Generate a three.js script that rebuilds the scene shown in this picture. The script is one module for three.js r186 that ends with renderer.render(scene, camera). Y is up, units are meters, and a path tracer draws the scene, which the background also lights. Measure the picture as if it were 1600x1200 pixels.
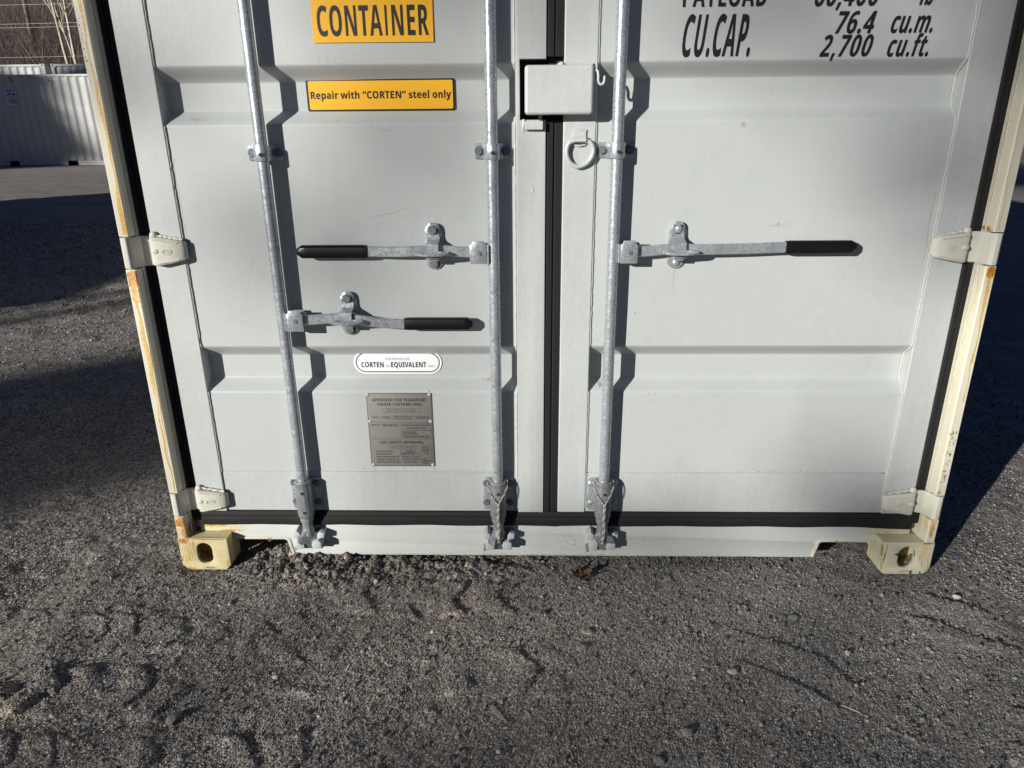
import * as THREE from 'three';
import { mergeGeometries, toCreasedNormals } from 'three/addons/utils/BufferGeometryUtils.js';
import { RoundedBoxGeometry } from 'three/addons/geometries/RoundedBoxGeometry.js';
import { FontLoader } from 'three/addons/loaders/FontLoader.js';

// ------------------------------------------------------------------ camera, sky, sun, exposure
const scene = new THREE.Scene();
const camera = new THREE.PerspectiveCamera(56.21, 4 / 3, 0.05, 1500);
camera.position.set(-0.069, 1.3956, 1.998);
camera.rotation.set(-0.3542, 0.0266, -0.00935, 'YXZ');

const SUN = new THREE.Vector3(0.94, -0.385, -1).normalize();        // the way the light travels
const sun = new THREE.DirectionalLight(new THREE.Color().setRGB(1, 0.965, 0.9), 5);
sun.position.copy(SUN).multiplyScalar(-60);
sun.shadow.radius = 1;
sun.castShadow = true;
Object.assign(sun.shadow.camera, { left: -35, right: 35, top: 35, bottom: -35, near: 1, far: 160 });
sun.shadow.mapSize.set(4096, 4096);
scene.add(sun, sun.target);

{ // clear winter sky, deep blue overhead and paler towards the horizon, warmer round the low sun
  const W = 512, H = 256, a = new Float32Array(W * H * 4);
  const d = new THREE.Vector3(), s = SUN.clone().negate();
  for (let j = 0; j < H; j++) for (let i = 0; i < W; i++) {
    const th = (j + 0.5) / H * Math.PI - Math.PI / 2, ph = (i + 0.5) / W * 2 * Math.PI - Math.PI;
    d.set(Math.cos(th) * Math.cos(ph), Math.sin(th), Math.cos(th) * Math.sin(ph));
    const e = Math.max(0, d.y), t = Math.pow(1 - e, 3.2), g = Math.pow(Math.max(0, d.dot(s)), 6) * 0.35;
    const k = (j * W + i) * 4;
    a[k] = 0.010 + 0.03 * t + 0.1 * g; a[k + 1] = 0.025 + 0.043 * t + 0.08 * g; a[k + 2] = 0.075 + 0.058 * t + 0.055 * g; a[k + 3] = 1;
  }
  const sky = new THREE.DataTexture(a, W, H, THREE.RGBAFormat, THREE.FloatType);
  sky.mapping = THREE.EquirectangularReflectionMapping; sky.magFilter = THREE.LinearFilter; sky.minFilter = THREE.LinearFilter;
  sky.wrapS = THREE.RepeatWrapping; sky.needsUpdate = true;
  scene.background = sky; scene.environment = sky;
}
const renderer = new THREE.WebGLRenderer({ antialias: true });
renderer.toneMapping = THREE.LinearToneMapping;
renderer.toneMappingExposure = 1.2;
renderer.shadowMap.enabled = true;

// ------------------------------------------------------------------ helpers
function rng(seed) { let s = seed >>> 0; return () => { s = (s + 0x6D2B79F5) >>> 0; let t = s; t = Math.imul(t ^ (t >>> 15), t | 1); t ^= t + Math.imul(t ^ (t >>> 7), t | 61); return ((t ^ (t >>> 14)) >>> 0) / 4294967296; }; }
function h2(i, j, s) { let n = Math.imul(i, 374761393) + Math.imul(j, 668265263) + Math.imul(s, 974711); n = Math.imul(n ^ (n >>> 13), 1274126177); return ((n ^ (n >>> 16)) >>> 0) / 4294967296; }
function vn(x, y, s = 0) { const i = Math.floor(x), j = Math.floor(y); let u = x - i, v = y - j; u = u * u * (3 - 2 * u); v = v * v * (3 - 2 * v); const a = h2(i, j, s), b = h2(i + 1, j, s), c = h2(i, j + 1, s), d = h2(i + 1, j + 1, s); return a + (b - a) * u + (c - a) * v + (a - b - c + d) * u * v; }
function fbm(x, y, o = 4, s = 0) { let f = 0, a = 0.5, n = 0; for (let k = 0; k < o; k++) { f += a * vn(x, y, s + k * 17); n += a; x = x * 2.03 + 5.1; y = y * 2.03 + 1.7; a *= 0.5; } return f / n; }
const sm = (a, b, x) => { const t = Math.min(1, Math.max(0, (x - a) / (b - a))); return t * t * (3 - 2 * t); };
const lerp = (a, b, t) => a + (b - a) * t;
const V = (x, y, z) => new THREE.Vector3(x, y, z);
const RGB = (r, g, b) => new THREE.Color().setRGB(r, g, b);

const used = new Map();
function numbered(n) { const k = used.get(n) || 0; used.set(n, k + 1); return k ? `${n}_${String(k).padStart(3, '0')}` : n; }
function clean(g) {
  g = g.index ? g.toNonIndexed() : g;
  for (const k of Object.keys(g.attributes)) if (!['position', 'normal', 'uv'].includes(k)) g.deleteAttribute(k);
  if (!g.attributes.normal) g.computeVertexNormals();
  if (!g.userData.uvDone || !g.attributes.uv) boxUV(g);
  g.morphAttributes = {}; g.groups = [];
  return g;
}
function boxUV(g) {      // metres, each face by the axis it looks along
  const p = g.attributes.position, n = p.count, uv = new Float32Array(n * 2), A = V(), B = V(), C = V();
  for (let i = 0; i < n; i += 3) {
    A.fromBufferAttribute(p, i); B.fromBufferAttribute(p, i + 1); C.fromBufferAttribute(p, i + 2);
    B.sub(A); C.sub(A); B.cross(C);
    const x = Math.abs(B.x), y = Math.abs(B.y), z = Math.abs(B.z);
    for (let k = i; k < i + 3; k++) {
      const X = p.getX(k), Y = p.getY(k), Z = p.getZ(k);
      if (z >= x && z >= y) { uv[k * 2] = X; uv[k * 2 + 1] = Y; } else if (x >= y) { uv[k * 2] = Z + 0.37; uv[k * 2 + 1] = Y; } else { uv[k * 2] = X; uv[k * 2 + 1] = Z + 0.21; }
    }
  }
  g.setAttribute('uv', new THREE.BufferAttribute(uv, 2));
}
function fitUV(g, f) {   // uv = f(x, y, z, nx, ny, nz)
  g = g.index ? g.toNonIndexed() : g;
  const p = g.attributes.position, nn = g.attributes.normal, uv = new Float32Array(p.count * 2);
  for (let i = 0; i < p.count; i++) { const [u, v] = f(p.getX(i), p.getY(i), p.getZ(i), nn.getX(i), nn.getY(i), nn.getZ(i)); uv[i * 2] = u; uv[i * 2 + 1] = v; }
  g.setAttribute('uv', new THREE.BufferAttribute(uv, 2)); g.userData.uvDone = true; return g;
}
function mesh(name, geos, mat, parent = scene) {
  geos = Array.isArray(geos) ? geos.map(clean) : [clean(geos)];
  const m = new THREE.Mesh(geos.length > 1 ? mergeGeometries(geos) : geos[0], mat);
  m.name = parent === scene ? numbered(name) : name; m.castShadow = m.receiveShadow = true; parent.add(m); return m;
}
function group(name, parent = scene) { const g = new THREE.Group(); g.name = parent === scene ? numbered(name) : name; parent.add(g); return g; }
function tag(o, label, category, grp, kind) { o.userData.label = label; if (category) o.userData.category = category; if (grp) o.userData.group = grp; if (kind) o.userData.kind = kind; return o; }
function box(x0, x1, y0, y1, z0, z1, r = 0) {
  const w = x1 - x0, h = y1 - y0, d = z1 - z0;
  const g = r ? new RoundedBoxGeometry(w, h, d, 2, Math.min(r, w / 2.01, h / 2.01, d / 2.01)) : new THREE.BoxGeometry(w, h, d);
  return g.translate((x0 + x1) / 2, (y0 + y1) / 2, (z0 + z1) / 2);
}
function cyl(a, b, r0, r1 = r0, seg = 18, open = false) {
  const d = b.clone().sub(a), g = new THREE.CylinderGeometry(r1, r0, d.length(), seg, 1, open);
  g.applyQuaternion(new THREE.Quaternion().setFromUnitVectors(V(0, 1, 0), d.clone().normalize())); const c = a.clone().add(b).multiplyScalar(0.5); return g.translate(c.x, c.y, c.z);
}
function ext(pts, z0, z1, bevel = 0, holes = [], crease = 0.6) {        // an outline in x and y, from z0 to z1 (bevel inside the outline)
  const sh = pts instanceof THREE.Shape ? pts : new THREE.Shape(pts.map(p => new THREE.Vector2(p[0], p[1])));
  for (const h of holes) sh.holes.push(h instanceof THREE.Path ? h : new THREE.Path(h.map(p => new THREE.Vector2(p[0], p[1]))));
  const g = new THREE.ExtrudeGeometry(sh, { depth: Math.max(1e-5, z1 - z0 - 2 * bevel), bevelEnabled: bevel > 0, bevelThickness: bevel, bevelSize: bevel, bevelOffset: -bevel, bevelSegments: 2, curveSegments: 14 });
  g.translate(0, 0, z0 + bevel); return toCreasedNormals(g, crease);
}
function plan(pts, y0, y1, bevel = 0, crease = 0.6) {                   // an outline in x and z, from y0 up to y1
  const g = ext(pts.map(([x, z]) => [x, -z]), y0, y1, bevel, [], crease); return g.rotateX(-Math.PI / 2);
}
function tube(pts, r, n = 40, rad = 8, closed = false) { return new THREE.TubeGeometry(new THREE.CatmullRomCurve3(pts, closed, 'centripetal'), n, r, rad, closed); }
function dome(c, r, h, seg = 12) { const g = new THREE.SphereGeometry(r, seg, 6, 0, Math.PI * 2, 0, Math.PI / 2); g.scale(1, h / r, 1).rotateX(Math.PI / 2); return g.translate(c.x, c.y, c.z); }
function hexBolt(x, y, z, r = 0.009) { return [new THREE.CylinderGeometry(r * 1.28, r * 1.28, 0.002, 16).rotateX(Math.PI / 2).translate(x, y, z + 0.001), toCreasedNormals(new THREE.CylinderGeometry(r * 0.93, r, 0.007, 6).toNonIndexed(), 0.3).rotateX(Math.PI / 2).rotateZ(x * 40).translate(x, y, z + 0.0055)]; }
function roundRivet(x, y, z, r = 0.0105) { return [dome(V(x, y, z), r, r * 0.62, 16)]; }
function stadium(w, h, n = 10) { const p = [], r = w / 2, k = h / 2 - r; for (let i = 0; i <= n; i++) { const a = Math.PI * i / n; p.push([r * Math.cos(a), k + r * Math.sin(a)]); } for (let i = 0; i <= n; i++) { const a = Math.PI + Math.PI * i / n; p.push([r * Math.cos(a), -k + r * Math.sin(a)]); } return p; }
const at = (pts, x, y) => pts.map(p => [p[0] + x, p[1] + y]);
function loft(rings) {   // rings of equal length, closed, capped at both ends
  const n = rings[0].length, pos = [], tri = (a, b, c) => pos.push(a.x, a.y, a.z, b.x, b.y, b.z, c.x, c.y, c.z);
  for (let k = 0; k + 1 < rings.length; k++) for (let i = 0; i < n; i++) { const j = (i + 1) % n, A = rings[k][i], B = rings[k][j], C = rings[k + 1][j], D = rings[k + 1][i]; tri(A, B, C); tri(A, C, D); }
  for (const [r, f] of [[rings[0], 1], [rings[rings.length - 1], 0]]) for (let i = 1; i + 1 < n; i++) f ? tri(r[0], r[i + 1], r[i]) : tri(r[0], r[i], r[i + 1]);
  const g = new THREE.BufferGeometry(); g.setAttribute('position', new THREE.Float32BufferAttribute(pos, 3)); g.computeVertexNormals(); return g;
}

// ------------------------------------------------------------------ textures and materials
function dataTex(n, f, srgb, rep = 1) {     // f(u, v) in pixels gives [r, g, b] in 0..255
  const a = new Uint8Array(n * n * 4);
  for (let j = 0; j < n; j++) for (let i = 0; i < n; i++) { const c = f(i, j), k = (j * n + i) * 4; a[k] = c[0]; a[k + 1] = c[1]; a[k + 2] = c[2]; a[k + 3] = 255; }
  const t = new THREE.DataTexture(a, n, n); t.wrapS = t.wrapT = THREE.RepeatWrapping; t.magFilter = THREE.LinearFilter; t.minFilter = THREE.LinearMipmapLinearFilter; t.generateMipmaps = true;
  if (srgb) t.colorSpace = THREE.SRGBColorSpace; t.repeat.set(rep, rep); t.needsUpdate = true; return t;
}
function canvasTex(w, h, draw) {
  const c = document.createElement('canvas'); c.width = w; c.height = h; draw(c.getContext('2d'), w, h);
  const t = new THREE.CanvasTexture(c); t.colorSpace = THREE.SRGBColorSpace; t.magFilter = THREE.LinearFilter; t.anisotropy = 8; return t;
}
// periodic noise so that tiles join
function pn(x, y, per, s) { const w = (a) => ((a % per) + per) % per; const i = Math.floor(x), j = Math.floor(y); let u = x - i, v = y - j; u = u * u * (3 - 2 * u); v = v * v * (3 - 2 * v); const a = h2(w(i), w(j), s), b = h2(w(i + 1), w(j), s), c = h2(w(i), w(j + 1), s), d = h2(w(i + 1), w(j + 1), s); return a + (b - a) * u + (c - a) * v + (a - b - c + d) * u * v; }
function pfbm(u, v, per, o, s) { let f = 0, a = 0.5, n = 0; for (let k = 0; k < o; k++) { f += a * pn(u * per, v * per, per, s + k); n += a; per *= 2; a *= 0.5; } return f / n; }

const N = 1024;
const paintMap = dataTex(N, (i, j) => {
  const u = i / N, v = j / N, m = pfbm(u, v, 6, 5, 11), f = pfbm(u, v, 128, 2, 31), st = pn(u * 180, v * 5, 180, 71) * 0.6 + pn(u * 420, v * 9, 420, 72) * 0.4;
  let k = 236 + (m - 0.5) * 20 + (f - 0.5) * 9 + (st - 0.5) * 7; const w = (pfbm(u, v, 4, 3, 91) - 0.5) * 8;
  return [k + w * 0.3, k, k - w * 0.8];
}, true, 1 / 1.37);
const paintBump = dataTex(512, (i, j) => { const u = i / 512, v = j / 512; const k = 128 + (pfbm(u, v, 64, 3, 5) - 0.5) * 90 + (pfbm(u, v, 8, 3, 9) - 0.5) * 60; return [k, k, k]; }, false, 2);
function paint(r, g, b, o = {}) { return new THREE.MeshPhysicalMaterial({ color: RGB(r, g, b), map: paintMap, bumpMap: paintBump, bumpScale: 0.00045, roughness: 0.5, metalness: 0, ...o }); }
const M = {};
M.door = paint(0.535, 0.565, 0.56, { roughness: 0.42 });
M.frame = paint(0.54, 0.57, 0.56, { roughness: 0.45 });
M.hinge = paint(0.63, 0.62, 0.54, { roughness: 0.5 });
M.post = paint(0.63, 0.62, 0.54, { roughness: 0.5 });
M.rubber = new THREE.MeshStandardMaterial({ color: RGB(0.0065, 0.0065, 0.007), roughness: 0.78, bumpMap: paintBump, bumpScale: 0.0006 });
M.dark = new THREE.MeshStandardMaterial({ color: RGB(0.02, 0.02, 0.022), roughness: 0.85 });
M.grip = new THREE.MeshPhysicalMaterial({ color: RGB(0.005, 0.005, 0.0055), roughness: 0.36, bumpMap: paintBump, bumpScale: 0.0008 });
const galvMap = dataTex(512, (i, j) => { const u = i / 512, v = j / 512; const a = pfbm(u, v, 24, 2, 3), b = pfbm(u, v, 96, 3, 8), c = pfbm(u, v, 5, 3, 44); const k = 200 + (a - 0.5) * 26 + (b - 0.5) * 66 + (c - 0.5) * 30; return [k - 3, k, k + 3].map(x => Math.max(40, Math.min(255, x))); }, true, 7);
const galvRough = dataTex(512, (i, j) => { const u = i / 512, v = j / 512; const k = 135 + (pfbm(u, v, 96, 3, 8) - 0.5) * 130 + (pfbm(u, v, 16, 2, 23) - 0.5) * 90; return [k, k, k].map(x => Math.max(30, Math.min(255, x))); }, false, 7);
const galvBump = dataTex(512, (i, j) => { const u = i / 512, v = j / 512; const k = 128 + (pfbm(u, v, 96, 3, 8) - 0.5) * 170 + (pfbm(u, v, 20, 2, 15) - 0.5) * 80; return [k, k, k].map(x => Math.max(0, Math.min(255, x))); }, false, 7);
M.galv = new THREE.MeshPhysicalMaterial({ color: RGB(0.8, 0.825, 0.85), map: galvMap, metalness: 0.55, roughness: 0.6, roughnessMap: galvRough, bumpMap: galvBump, bumpScale: 0.0004 });
M.cast = new THREE.MeshPhysicalMaterial({ color: RGB(0.52, 0.54, 0.55), map: galvMap, metalness: 0.5, roughness: 0.7, roughnessMap: galvRough, bumpMap: galvBump, bumpScale: 0.00045 });
M.bolt = new THREE.MeshPhysicalMaterial({ color: RGB(0.3, 0.31, 0.32), map: galvMap, metalness: 0.5, roughness: 0.6, bumpMap: galvBump, bumpScale: 0.0006 });
M.cord = new THREE.MeshStandardMaterial({ color: RGB(0.5, 0.48, 0.45), roughness: 0.9 });
M.cordDark = new THREE.MeshStandardMaterial({ color: RGB(0.2, 0.165, 0.14), roughness: 0.9 });
M.ink = new THREE.MeshStandardMaterial({ color: RGB(0.012, 0.012, 0.014), roughness: 0.45 });

function specks(c, rnd, x, y, w, h, n, cols, r0, r1, al = 0.6) { for (let i = 0; i < n; i++) { c.globalAlpha = al * (0.4 + 0.6 * rnd()); c.fillStyle = cols[Math.floor(rnd() * cols.length)]; const r = r0 + (r1 - r0) * Math.pow(rnd(), 2.5); c.beginPath(); c.ellipse(x + (rnd() + rnd() - 1) * w, y + (rnd() + rnd() - 1) * h, r, r * (0.6 + 0.9 * rnd()), rnd() * 3, 0, 7); c.fill(); } c.globalAlpha = 1; }
const RUST = ['#b5701f', '#c98a2e', '#8f4d14', '#d09c42', '#a8621a'], OCHRE = ['#d3a548', '#c9983a', '#ddb965', '#c08d30'], CREAM = ['#e2dcc0', '#d9d2b4', '#e8e4cf'], GRIME = ['#4a463c', '#2f2c28', '#6d685a'];
function streak(c, rnd, x, y0, y1, w, cols, al, wob = 3) {   // a run of rusty water: ragged edge, broken, wandering
  let px = x; for (let y = y0; y < y1; y += 1) { px += (rnd() - 0.5) * 0.5 + (x + wob * Math.sin(y * 0.011 + x) + 0.6 * wob * Math.sin(y * 0.043) - px) * 0.08; const ww = w * (0.65 + 0.35 * Math.sin(y * 0.02 + x * 3) + 0.3 * (rnd() - 0.5)); c.globalAlpha = al * (0.55 + 0.45 * rnd()); c.fillStyle = cols[Math.floor(rnd() * cols.length)]; c.fillRect(px - ww / 2, y, ww, 1.6); c.globalAlpha = al * 0.9; if (rnd() < 0.8) { c.fillStyle = '#a56a1e'; c.fillRect(px + ww / 2 - 0.8, y, 1.1, 1.4); } } c.globalAlpha = 1;
}
// post faces: u runs round the post (0.1 m wide), v is the height from 0 to 1.8 m
const PH = 2048, py = y => PH - y / 1.8 * PH;
function postTex(side) {
  return canvasTex(128, PH, (c) => {
    const rnd = rng(side * 91 + 7); c.fillStyle = '#dcd8c6'; c.fillRect(0, 0, 128, PH);
    specks(c, rnd, 64, PH / 2, 70, PH / 2, 5000, CREAM, 1, 5, 0.35);
    if (side < 0) {
      streak(c, rnd, 27, py(1.8), py(1.1), 12, OCHRE, 0.8, 4); streak(c, rnd, 33, py(1.5), py(1.1), 5, OCHRE, 0.7, 4);
      streak(c, rnd, 20, py(0.99), py(0.62), 16, OCHRE, 0.6, 4); streak(c, rnd, 26, py(1.0), py(0.3), 7, OCHRE, 0.85, 5); streak(c, rnd, 31, py(0.7), py(0.29), 4, RUST, 0.6, 3);
      specks(c, rnd, 22, py(0.975), 22, 26, 420, RUST, 1, 7, 0.7); specks(c, rnd, 24, py(0.94), 18, 60, 300, OCHRE, 1, 5, 0.6);
      specks(c, rnd, 24, py(0.18), 30, 22, 700, RUST, 0.6, 4, 0.6); specks(c, rnd, 30, py(0.14), 26, 30, 300, OCHRE, 0.6, 4, 0.5); streak(c, rnd, 30, py(0.2), py(0.12), 9, RUST, 0.55, 2); specks(c, rnd, 85, py(0.14), 40, 34, 520, ['#5f3413', '#7d4718', '#8f4d14', '#3d2612'], 0.6, 5, 0.5);
      specks(c, rnd, 10, py(1.6), 6, 160, 60, GRIME, 0.6, 2.4, 0.8);
    } else {
      streak(c, rnd, 27, py(1.8), py(1.1), 3, OCHRE, 0.35, 6); specks(c, rnd, 84, py(1.4), 26, 330, 900, ['#d6ccab', '#cfc39c', '#dbd3b8'], 0.8, 4, 0.45);
      streak(c, rnd, 17, py(1.0), py(0.72), 12, OCHRE, 0.75, 3); streak(c, rnd, 14, py(0.74), py(0.6), 6, OCHRE, 0.6, 5); streak(c, rnd, 76, py(1.0), py(0.62), 1.6, RUST, 0.5, 9); specks(c, rnd, 84, py(0.7), 26, 330, 900, ['#d6ccab', '#cfc39c', '#d9c99a'], 0.8, 4, 0.45);
      specks(c, rnd, 20, py(0.985), 14, 18, 300, RUST, 1, 6, 0.7); specks(c, rnd, 80, py(1.1), 30, 6, 120, RUST, 1, 5, 0.7); specks(c, rnd, 60, py(0.18), 60, 40, 700, ['#d9c58a', '#d0b774', '#c9a552'], 0.6, 4, 0.45); specks(c, rnd, 24, py(0.16), 9, 36, 240, RUST, 0.6, 3, 0.5);
      for (const y of [0.5, 0.47, 0.43, 0.4, 0.36, 0.345, 0.3]) for (let k = 0; k < 9; k++) { c.globalAlpha = 0.85; c.strokeStyle = '#3c3a35'; c.lineWidth = 1 + rnd() * 2.4; c.beginPath(); const X = 12 + rnd() * 26, Y = py(y) + (rnd() - 0.5) * 26; c.moveTo(X, Y); c.lineTo(X + (rnd() - 0.5) * 10, Y + (rnd() - 0.5) * 22); c.stroke(); } c.globalAlpha = 1;
    }
    specks(c, rnd, 64, PH / 2, 66, PH / 2, 300, GRIME, 0.4, 1.3, 0.5);
  });
}
M.postL = new THREE.MeshPhysicalMaterial({ map: postTex(-1), color: RGB(0.86, 0.86, 0.84), roughness: 0.55, bumpMap: paintBump, bumpScale: 0.0006 });
M.postR = new THREE.MeshPhysicalMaterial({ map: postTex(1), color: RGB(0.86, 0.86, 0.84), roughness: 0.55, bumpMap: paintBump, bumpScale: 0.0006 });
function castingTex(side) {     // 0.2 m by 0.2 m
  return canvasTex(512, 512, (c, w) => {
    const rnd = rng(side * 31 + 400), k = w / 0.2; c.fillStyle = side < 0 ? '#ddd0a4' : '#dbd5bb'; c.fillRect(0, 0, w, w);
    specks(c, rnd, w / 2, w / 2, w / 1.6, w / 1.6, 5000, side < 0 ? ['#e4d9ae', '#d9c88f', '#e8e0bf'] : CREAM, 1, 7, 0.4);
    const X = x => (x + 0.01) * k, Y = y => w - (y + 0.01) * k;     // x from the outer edge inwards, y up
    if (side < 0) {
      for (let i = 0; i < 5; i++) streak(c, rnd, X(0.006 + i * 0.01), Y(0.12), Y(0.01 + 0.012 * i), 8, i % 2 ? OCHRE : RUST, 0.62, 8);
      specks(c, rnd, X(0.018), Y(0.112), 48, 34, 1100, RUST, 0.8, 4, 0.7); specks(c, rnd, X(0.09), Y(0.117), 200, 9, 900, RUST, 0.8, 4, 0.7); specks(c, rnd, X(0.02), Y(0.05), 34, 120, 500, OCHRE, 0.8, 3, 0.6); specks(c, rnd, X(0.02), Y(0.005), 60, 16, 500, OCHRE, 1, 6, 0.6);
      specks(c, rnd, X(0.155), Y(0.02), 18, 60, 220, OCHRE, 1, 5, 0.5); specks(c, rnd, X(0.09), Y(0.008), 60, 10, 90, GRIME, 1, 5, 0.8); specks(c, rnd, X(0.004), Y(0.04), 8, 30, 60, ['#9a958a', '#6b675e'], 1, 5, 0.8);
      specks(c, rnd, X(0.1), Y(0.155), 260, 40, 5000, ['#a9853f', '#9a7838', '#b79955', '#8a6c3a'], 1, 6, 0.6); specks(c, rnd, X(0.03), Y(0.06), 60, 150, 500, RUST, 0.8, 3, 0.55); specks(c, rnd, X(0.12), Y(0.06), 160, 160, 420, ['#cfa85a', '#b98f45', '#c99c46'], 0.8, 4, 0.5);
    } else {
      for (let i = 0; i < 5; i++) streak(c, rnd, X(0.012 + i * 0.007), Y(0.12), Y(0.006 + 0.012 * i), 6, i % 2 ? OCHRE : RUST, 0.5, 8);
      specks(c, rnd, X(0.02), Y(0.116), 60, 10, 300, RUST, 1, 5, 0.6); specks(c, rnd, X(0.16), Y(0.06), 14, 120, 500, OCHRE, 1, 6, 0.4);
      c.fillStyle = '#3f3e3b'; for (const [x0, y0, x1, y1, lw] of [[0.148, 0.11, 0.15, 0.08, 5], [0.15, 0.085, 0.152, 0.05, 7], [0.152, 0.05, 0.156, 0.012, 5], [0.1, 0.078, 0.118, 0.074, 12], [0.1, 0.076, 0.11, 0.071, 10], [0.055, 0.013, 0.095, 0.011, 6], [0.058, 0.012, 0.06, 0.002, 12], [0.028, 0.01, 0.03, 0.004, 9]]) for (let i = 0; i < 60; i++) { const t = rnd(); c.globalAlpha = 0.75; const r = lw * 0.5 * rnd(); c.beginPath(); c.ellipse(X(lerp(x0, x1, t)) + (rnd() - 0.5) * lw, Y(lerp(y0, y1, t)) + (rnd() - 0.5) * lw, r, r * 1.4, rnd() * 3, 0, 7); c.fill(); } c.globalAlpha = 1;
      specks(c, rnd, X(0.09), Y(0.155), 260, 40, 6000, ['#8d7448', '#97804f', '#77603a', '#6a5a3d'], 1, 6, 0.7); specks(c, rnd, X(0.1), Y(0.06), 240, 160, 260, ['#b98f45', '#a8783a', '#c9ab6c'], 0.8, 3, 0.6);
    }
  });
}
M.castingL = new THREE.MeshPhysicalMaterial({ map: castingTex(-1), color: RGB(0.84, 0.84, 0.82), roughness: 0.6, bumpMap: galvBump, bumpScale: 0.001 });
M.castingR = new THREE.MeshPhysicalMaterial({ map: castingTex(1), color: RGB(0.84, 0.84, 0.82), roughness: 0.6, bumpMap: galvBump, bumpScale: 0.001 });
M.sill = new THREE.MeshPhysicalMaterial({ roughness: 0.47, bumpMap: paintBump, bumpScale: 0.00045, color: RGB(0.84, 0.86, 0.87), map: canvasTex(2048, 256, (c, w, h) => {    // x from -1.25 to 1.25, y from 0 to 0.2
  const rnd = rng(55), X = x => (x + 1.25) / 2.5 * w, Y = y => h - y / 0.2 * h; c.fillStyle = '#d2d4cf'; c.fillRect(0, 0, w, h);
  specks(c, rnd, w / 2, h / 2, w / 1.9, h / 1.8, 6000, ['#d8dad5', '#cdd0cb', '#d5d4cb'], 1, 6, 0.4);
  for (const s of [-1, 1]) { const q = s < 0 ? 1 : 0.42; specks(c, rnd, X(s * 1.11), Y(0.13), 90, 44, 3400, ['#ddd3a8', '#e0d6b0', '#d9cc9c', '#d6d3bd'], 0.7, 4, 0.4); specks(c, rnd, X(s * 1.05), Y(0.06), 12, 60, 420, ['#ddd3a8', '#d9cc9c', '#c9b06a'], 0.7, 3, 0.5); specks(c, rnd, X(s * 1.12), Y(0.144), 46, 9, 520 * q, RUST, 0.6, 2.6, 0.6); specks(c, rnd, X(s * 1.08), Y(0.138), 70, 20, 500 * q, [...OCHRE, ...RUST], 0.5, 2, 0.45); specks(c, rnd, X(s * 1.06), Y(0.122), 40, 5, 260 * q, RUST, 0.5, 2.2, 0.6); specks(c, rnd, X(s * 0.96), Y(0.092), 90, 4, 260, [...OCHRE, '#cbb982', '#bfae7c'], 0.5, 2, 0.5); specks(c, rnd, X(s * 0.93), Y(0.095), 8, 5, 26, RUST, 0.5, 2, 0.8); specks(c, rnd, X(s * 0.862), Y(0.06), 5, 40, 110, [...OCHRE, '#8a8a84', '#cfc49a'], 0.5, 2, 0.5); }
  specks(c, rnd, X(0.19), Y(0.075), 26, 7, 160, OCHRE, 0.8, 4, 0.5); specks(c, rnd, X(0.175), Y(0.078), 5, 5, 30, ['#6e4a17', '#a4681e'], 0.8, 3, 0.9);
  specks(c, rnd, X(0.2), Y(0.09), 190, 60, 420, ['#6f7068', '#4f4f49', '#8b8b82'], 0.5, 1.8, 0.8); specks(c, rnd, X(-0.15), Y(0.05), 260, 30, 220, ['#8f8f86', '#6f7068', '#b9b49c'], 0.5, 1.6, 0.7); specks(c, rnd, w / 2, Y(0.034), w / 2.6, 3, 520, ['#8d7d5a', '#6f6a5e', '#a98a4c'], 0.6, 2.4, 0.6);
}) });

// ------------------------------------------------------------------ the shipping container
const S = -0.045, P = -0.052, G = -0.092;      // faces of the door stiles, the door panels and the floor of their grooves
const TOP = 2.896, LEN = 12.19;
const container = tag(group('shipping_container'), 'pale grey steel shipping container seen from its closed door end with rusty cream corners', 'container');

// corner castings
for (const s of [-1, 1]) for (const [y0, z0, far] of [[0, 0, 0], [TOP - 0.118, 0, 0], [0, -LEN, 1], [TOP - 0.118, -LEN, 1]]) {
  const xo = 1.219, xi = 1.057, r = 0.032, ch = 0.017, o = [];
  for (let i = 0; i <= 7; i++) { const a = Math.PI + Math.PI / 2 * i / 7; o.push([-xo + r + r * Math.cos(a), y0 + r + r * Math.sin(a)]); }
  o.push([-xi - ch, y0], [-xi, y0 + ch], [-xi, y0 + 0.118], [-xo, y0 + 0.118]);
  const flip = (q) => s < 0 ? q : q.map(([x, y]) => [-x, y]).reverse();
  const hole = at(stadium(0.051, 0.078, 12), -1.137, y0 + 0.063), inner = [[-xo + 0.014, y0 + 0.022], [-xo + 0.026, y0 + 0.013], [-xi - 0.014, y0 + 0.013], [-xi - 0.014, y0 + 0.105], [-xo + 0.014, y0 + 0.105]];
  const g = far ? [ext(flip(o), z0, z0 + 0.178)] : [ext(flip(o), -0.014, 0, 0.003, [flip(hole).reverse()]), ext(flip(o), -0.088, -0.0141, 0, [flip(inner).reverse()]), box(s < 0 ? -1.2185 : 1.1, s < 0 ? -1.1 : 1.2185, y0 + 0.002, y0 + 0.1175, -0.178, -0.0885)];
  const uv = (x, y, z, nx, ny, nz) => { const a = 1.219 - Math.abs(x); return Math.abs(ny) > 0.8 ? [(a + 0.01) / 0.2, (0.135 - z * 0.3) / 0.2] : Math.abs(nx) > 0.8 ? [(0.16 + z * 0.3) / 0.2, (y - y0 + 0.01) / 0.2] : [(a + 0.01) / 0.2, (y - y0 + 0.01) / 0.2]; };
  mesh('corner_casting', g.map(q => fitUV(q, uv)), s < 0 ? M.castingL : M.castingR, container);
}
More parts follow.
